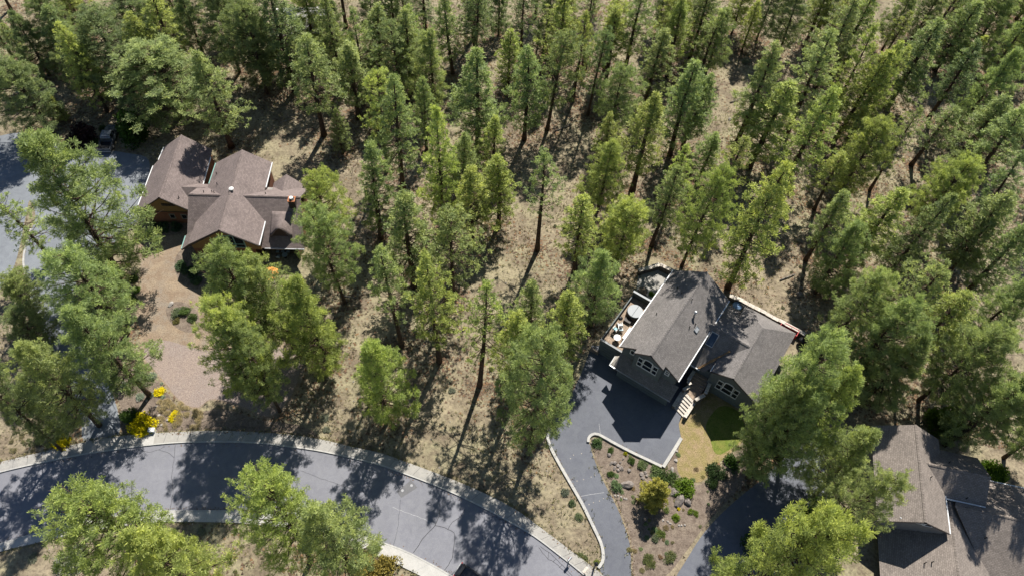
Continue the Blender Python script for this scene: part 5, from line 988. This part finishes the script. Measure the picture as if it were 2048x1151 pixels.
chair(deckp(4.7, -5.9), GF.rz + .6, 'white_plastic', 'blue_cloth', 'pale patio chair on the deck nearest the bench'); chair(deckp(4.25, -6.5), GF.rz + 1.4, 'blue_cloth', 'white_plastic', 'blue patio chair on the deck by the outer parapet'); chair(deckp(5.2, -6.35), GF.rz + 2.3, 'white_plastic', 'white_plastic', 'white patio chair on the deck next to the grill')
table(deckp(3.1, -5.6), .48, 'white_plastic', 'white round table at the front corner of the deck')
b_ = empty('deck_bench', deckp(4.6, -4.75), GF.rz); tag(b_, 'white storage bench along the house wall on the deck', 'bench'); MB().box(-1.0, 1.0, -.3, .3, .05, .45).build('box', 'white_plastic', b_, bevel=.02); MB().box(-1.03, 1.03, -.33, .33, .45, .5).build('lid', 'white_plastic', b_, bevel=.015)
gr = empty('kettle_grill', deckp(5.9, -6.75), 0); tag(gr, 'black kettle grill at the outer edge of the deck', 'grill'); MB().tube([(0, 0, .55), (0, 0, .7), (0, 0, .85), (0, 0, .98), (0, 0, 1.05)], [.18, .3, .33, .24, .06], 14).build('bowl', 'black_metal', gr, True)
for k in range(3): a_ = k * 2.1; MB().tube([(.2 * math.cos(a_), .2 * math.sin(a_), .62), (.34 * math.cos(a_), .34 * math.sin(a_), 0)], .02, 6).build('leg', 'grey_metal', gr)
# patio behind the divider
sheet('patio', PX([(1270, 600), (1276, 552), (1316, 540), (1348, 556), (1330, 590), (1303, 612)]), .016, 'concrete')
fp = empty('planter', tuple(G(1284, 585, 0))); tag(fp, 'dark curved planter box on the patio behind the deck', 'planter'); MB().disc((0, 0), .7, 0, .5, 10).build('box', 'wall_block', fp); MB().disc((0, 0), .58, .5, .53, 10).build('soil', 'mulch', fp)
# things behind the right wing
t_ = empty('tarp_pile', tuple(G(1474, 612, 0)), .4); tag(t_, 'blue tarp covered pile behind the right wing wall', 'tarp'); MB().tube([(0, 0, 0), (0, 0, .35), (0, 0, .6), (0, 0, .68)], [.75, .7, .4, .1], 9).build('tarp', 'blue_tarp', t_); MB().box(-.8, .8, -.5, .5, 0, .12).build('pallet', 'tan_wood', t_)
a, b = G(1556, 650), G(1590, 668); rz_ = math.atan2(b[1] - a[1], b[0] - a[0]); c = G(1574, 664)
rb = empty('raised_bin', (c[0], c[1], 0), rz_); tag(rb, 'long red open bin between the right wing and retaining wall', 'bin')
for nm, q in (('side', (-1.3, 1.3, .5, .58)), ('side', (-1.3, 1.3, -.58, -.5)), ('end', (-1.3, -1.22, -.499, .499)), ('end', (1.22, 1.3, -.499, .499))): MB().box(*q, .1, 1.05).build(nm, 'red_paint', rb, bevel=.015)
MB().box(-1.22, 1.22, -.499, .499, .1, .5).build('lining', 'dark_trim', rb)
for sx in (-1.2, 1.1):
    for sy in (-.54, .46): MB().box(sx, sx + .1, sy, sy + .08, 0, .1).build('foot', 'dark_trim', rb)
c = G(1600, 686); fs_ = empty('patio_stove', (c[0], c[1], 0)); tag(fs_, 'black patio stove with tall flue behind the right wing', 'stove'); MB().tube([(0, 0, .25), (0, 0, .5), (0, 0, .95), (0, 0, 1.2)], [.3, .5, .48, .2], 14).build('firebox', 'black_metal', fs_, True); MB().tube([(0, 0, 1.15), (0, 0, 2.6)], .14, 10).build('flue', 'black_metal', fs_); MB().tube([(0, 0, 2.6), (0, 0, 2.66), (0, 0, 2.8)], [.28, .28, .06], 10).build('cowl', 'black_metal', fs_)
for k in range(3): a_ = k * 2.1; MB().tube([(.25 * math.cos(a_), .25 * math.sin(a_), .4), (.4 * math.cos(a_), .4 * math.sin(a_), 0)], .03, 6).build('leg', 'black_metal', fs_)
# porch of the brown house
for k in range(3):
    p = G(556 + k * 10.5, 503, .3); chair((p[0], p[1], .02), .05, 'grey_cushion', 'dark_trim', ['left', 'middle', 'right'][k] + ' of three grey cushioned chairs under the porch eave', 'porch chairs')
p = G(570, 511, .5); table((p[0], p[1], .02), .42, 'grey_cushion', 'round grey table in front of the porch chairs'); p = G(558, 514, .3); chair((p[0], p[1], .02), 3.1, 'grey_cushion', 'dark_trim', 'dark chair left of the round porch table')
p = G(540, 545, 2.3); um = empty('patio_umbrella', (p[0], p[1], 0)); tag(um, 'orange patio umbrella glimpsed between the pines by the porch', 'umbrella'); MB().tube([(0, 0, 0), (0, 0, 2.5)], .03, 8).build('pole', 'tan_wood', um); MB().tube([(0, 0, 2.1), (0, 0, 2.52)], [1.2, .03], 8, False).build('canopy', 'orange_cloth', um); MB().disc((0, 0), .3, 0, .1, 12).build('base', 'wall_block', um)
p = G(595, 428, 0)
# street furniture
c = G(306, 862); ub = empty('utility_box', (c[0], c[1], 0), .06); tag(ub, 'white utility box at the edge of the pavement by the yellow bush', 'utility box'); MB().box(-.42, .42, -.28, .28, 0, .1).build('plinth', 'kerb_concrete', ub); MB().box(-.38, .38, -.25, .25, .1, .62).build('cabinet', 'white_plastic', ub, bevel=.02); MB().box(-.4, .4, -.27, .27, .62, .66).build('lid', 'white_plastic', ub, bevel=.01); MB().box(-.05, .05, -.265, -.25, .35, .4).build('latch', 'grey_metal', ub)
c = G(748, 1113); hy = empty('fire_hydrant', (c[0], c[1], 0)); tag(hy, 'small red fire hydrant between pavement and olive bushes', 'hydrant'); MB().tube([(0, 0, 0), (0, 0, .06), (0, 0, .07), (0, 0, .55), (0, 0, .56), (0, 0, .6), (0, 0, .72), (0, 0, .78)], [.17, .17, .11, .11, .15, .15, .09, .03], 14).build('barrel', 'red_hydrant', hy); MB().tube([(-.2, 0, .45), (.2, 0, .45)], .06, 10).build('outlet', 'red_hydrant', hy); MB().tube([(0, -.2, .4), (0, 0, .4)], .075, 10).build('outlet', 'red_hydrant', hy)
def mailbox(x, y, rz, body, post, label, h_=1.05):
    c = G(x, y); r = empty('mailbox', (c[0], c[1], 0.0), rz); MB().box(-.05, .05, -.05, .05, 0, h_).build('post', post, r); k = [(-.14, 0), (.14, 0), (.14, .16)] + [(.14 * math.cos(t_), .16 + .14 * math.sin(t_)) for t_ in np.linspace(0, math.pi, 8)[1:-1]] + [(-.14, .16)]
    mb = MB(); n = len(k); mb.add([(-.30, a_, h_ + b2) for a_, b2 in k] + [(.30, a_, h_ + b2) for a_, b2 in k], [tuple(range(n)), tuple(reversed(range(n, 2 * n)))] + [(i, (i + 1) % n, n + (i + 1) % n, n + i) for i in range(n)]); mb.build('box', body, r); MB().box(-.33, -.305, -.1, .1, h_ + .04, h_ + .2).build('door', body, r); MB().box(-.1, .1, .145, .16, h_ + .12, h_ + .3).build('flag', 'red_paint', r); return tag(r, label, 'mailbox')
mailbox(1137, 1122, .9, 'grey_metal', 'black_metal', 'grey metal mailbox at the pavement near the drive mouth')
c = G(1170, 1146); nb = empty('newspaper_box', (c[0], c[1], 0), .9); tag(nb, 'tan wooden mailbox stand at the bottom edge by the lamp post', 'mailbox'); MB().box(-.08, .08, -.08, .08, 0, .95).build('post', 'tan_wood', nb); MB().box(-.35, .35, -.28, .28, .95, 1.3).build('box', 'tan_wood', nb, bevel=.02); MB().add([(-.4, -.33, 1.28), (.4, -.33, 1.28), (.4, .33, 1.28), (-.4, .33, 1.28), (-.4, 0, 1.5), (.4, 0, 1.5)], [(0, 1, 5, 4), (2, 3, 4, 5), (0, 4, 3), (1, 2, 5)]).build('roof', 'stone_cap', nb)
c = G(1187, 1137); lp = empty('lamp_post', (c[0], c[1], 0)); tag(lp, 'short black lamp post at the end of the drive kerb', 'lamp post'); MB().box(-.09, .09, -.09, .09, 0, 2.1).build('post', 'black_metal', lp, bevel=.02); MB().box(-.17, .17, -.17, .17, 2.1, 2.42).build('lantern', 'pane', lp, bevel=.02); MB().add([(-.22, -.22, 2.42), (.22, -.22, 2.42), (.22, .22, 2.42), (-.22, .22, 2.42), (0, 0, 2.62)], [(0, 1, 4), (1, 2, 4), (2, 3, 4), (3, 0, 4), (3, 2, 1, 0)]).build('lantern_roof', 'black_metal', lp)
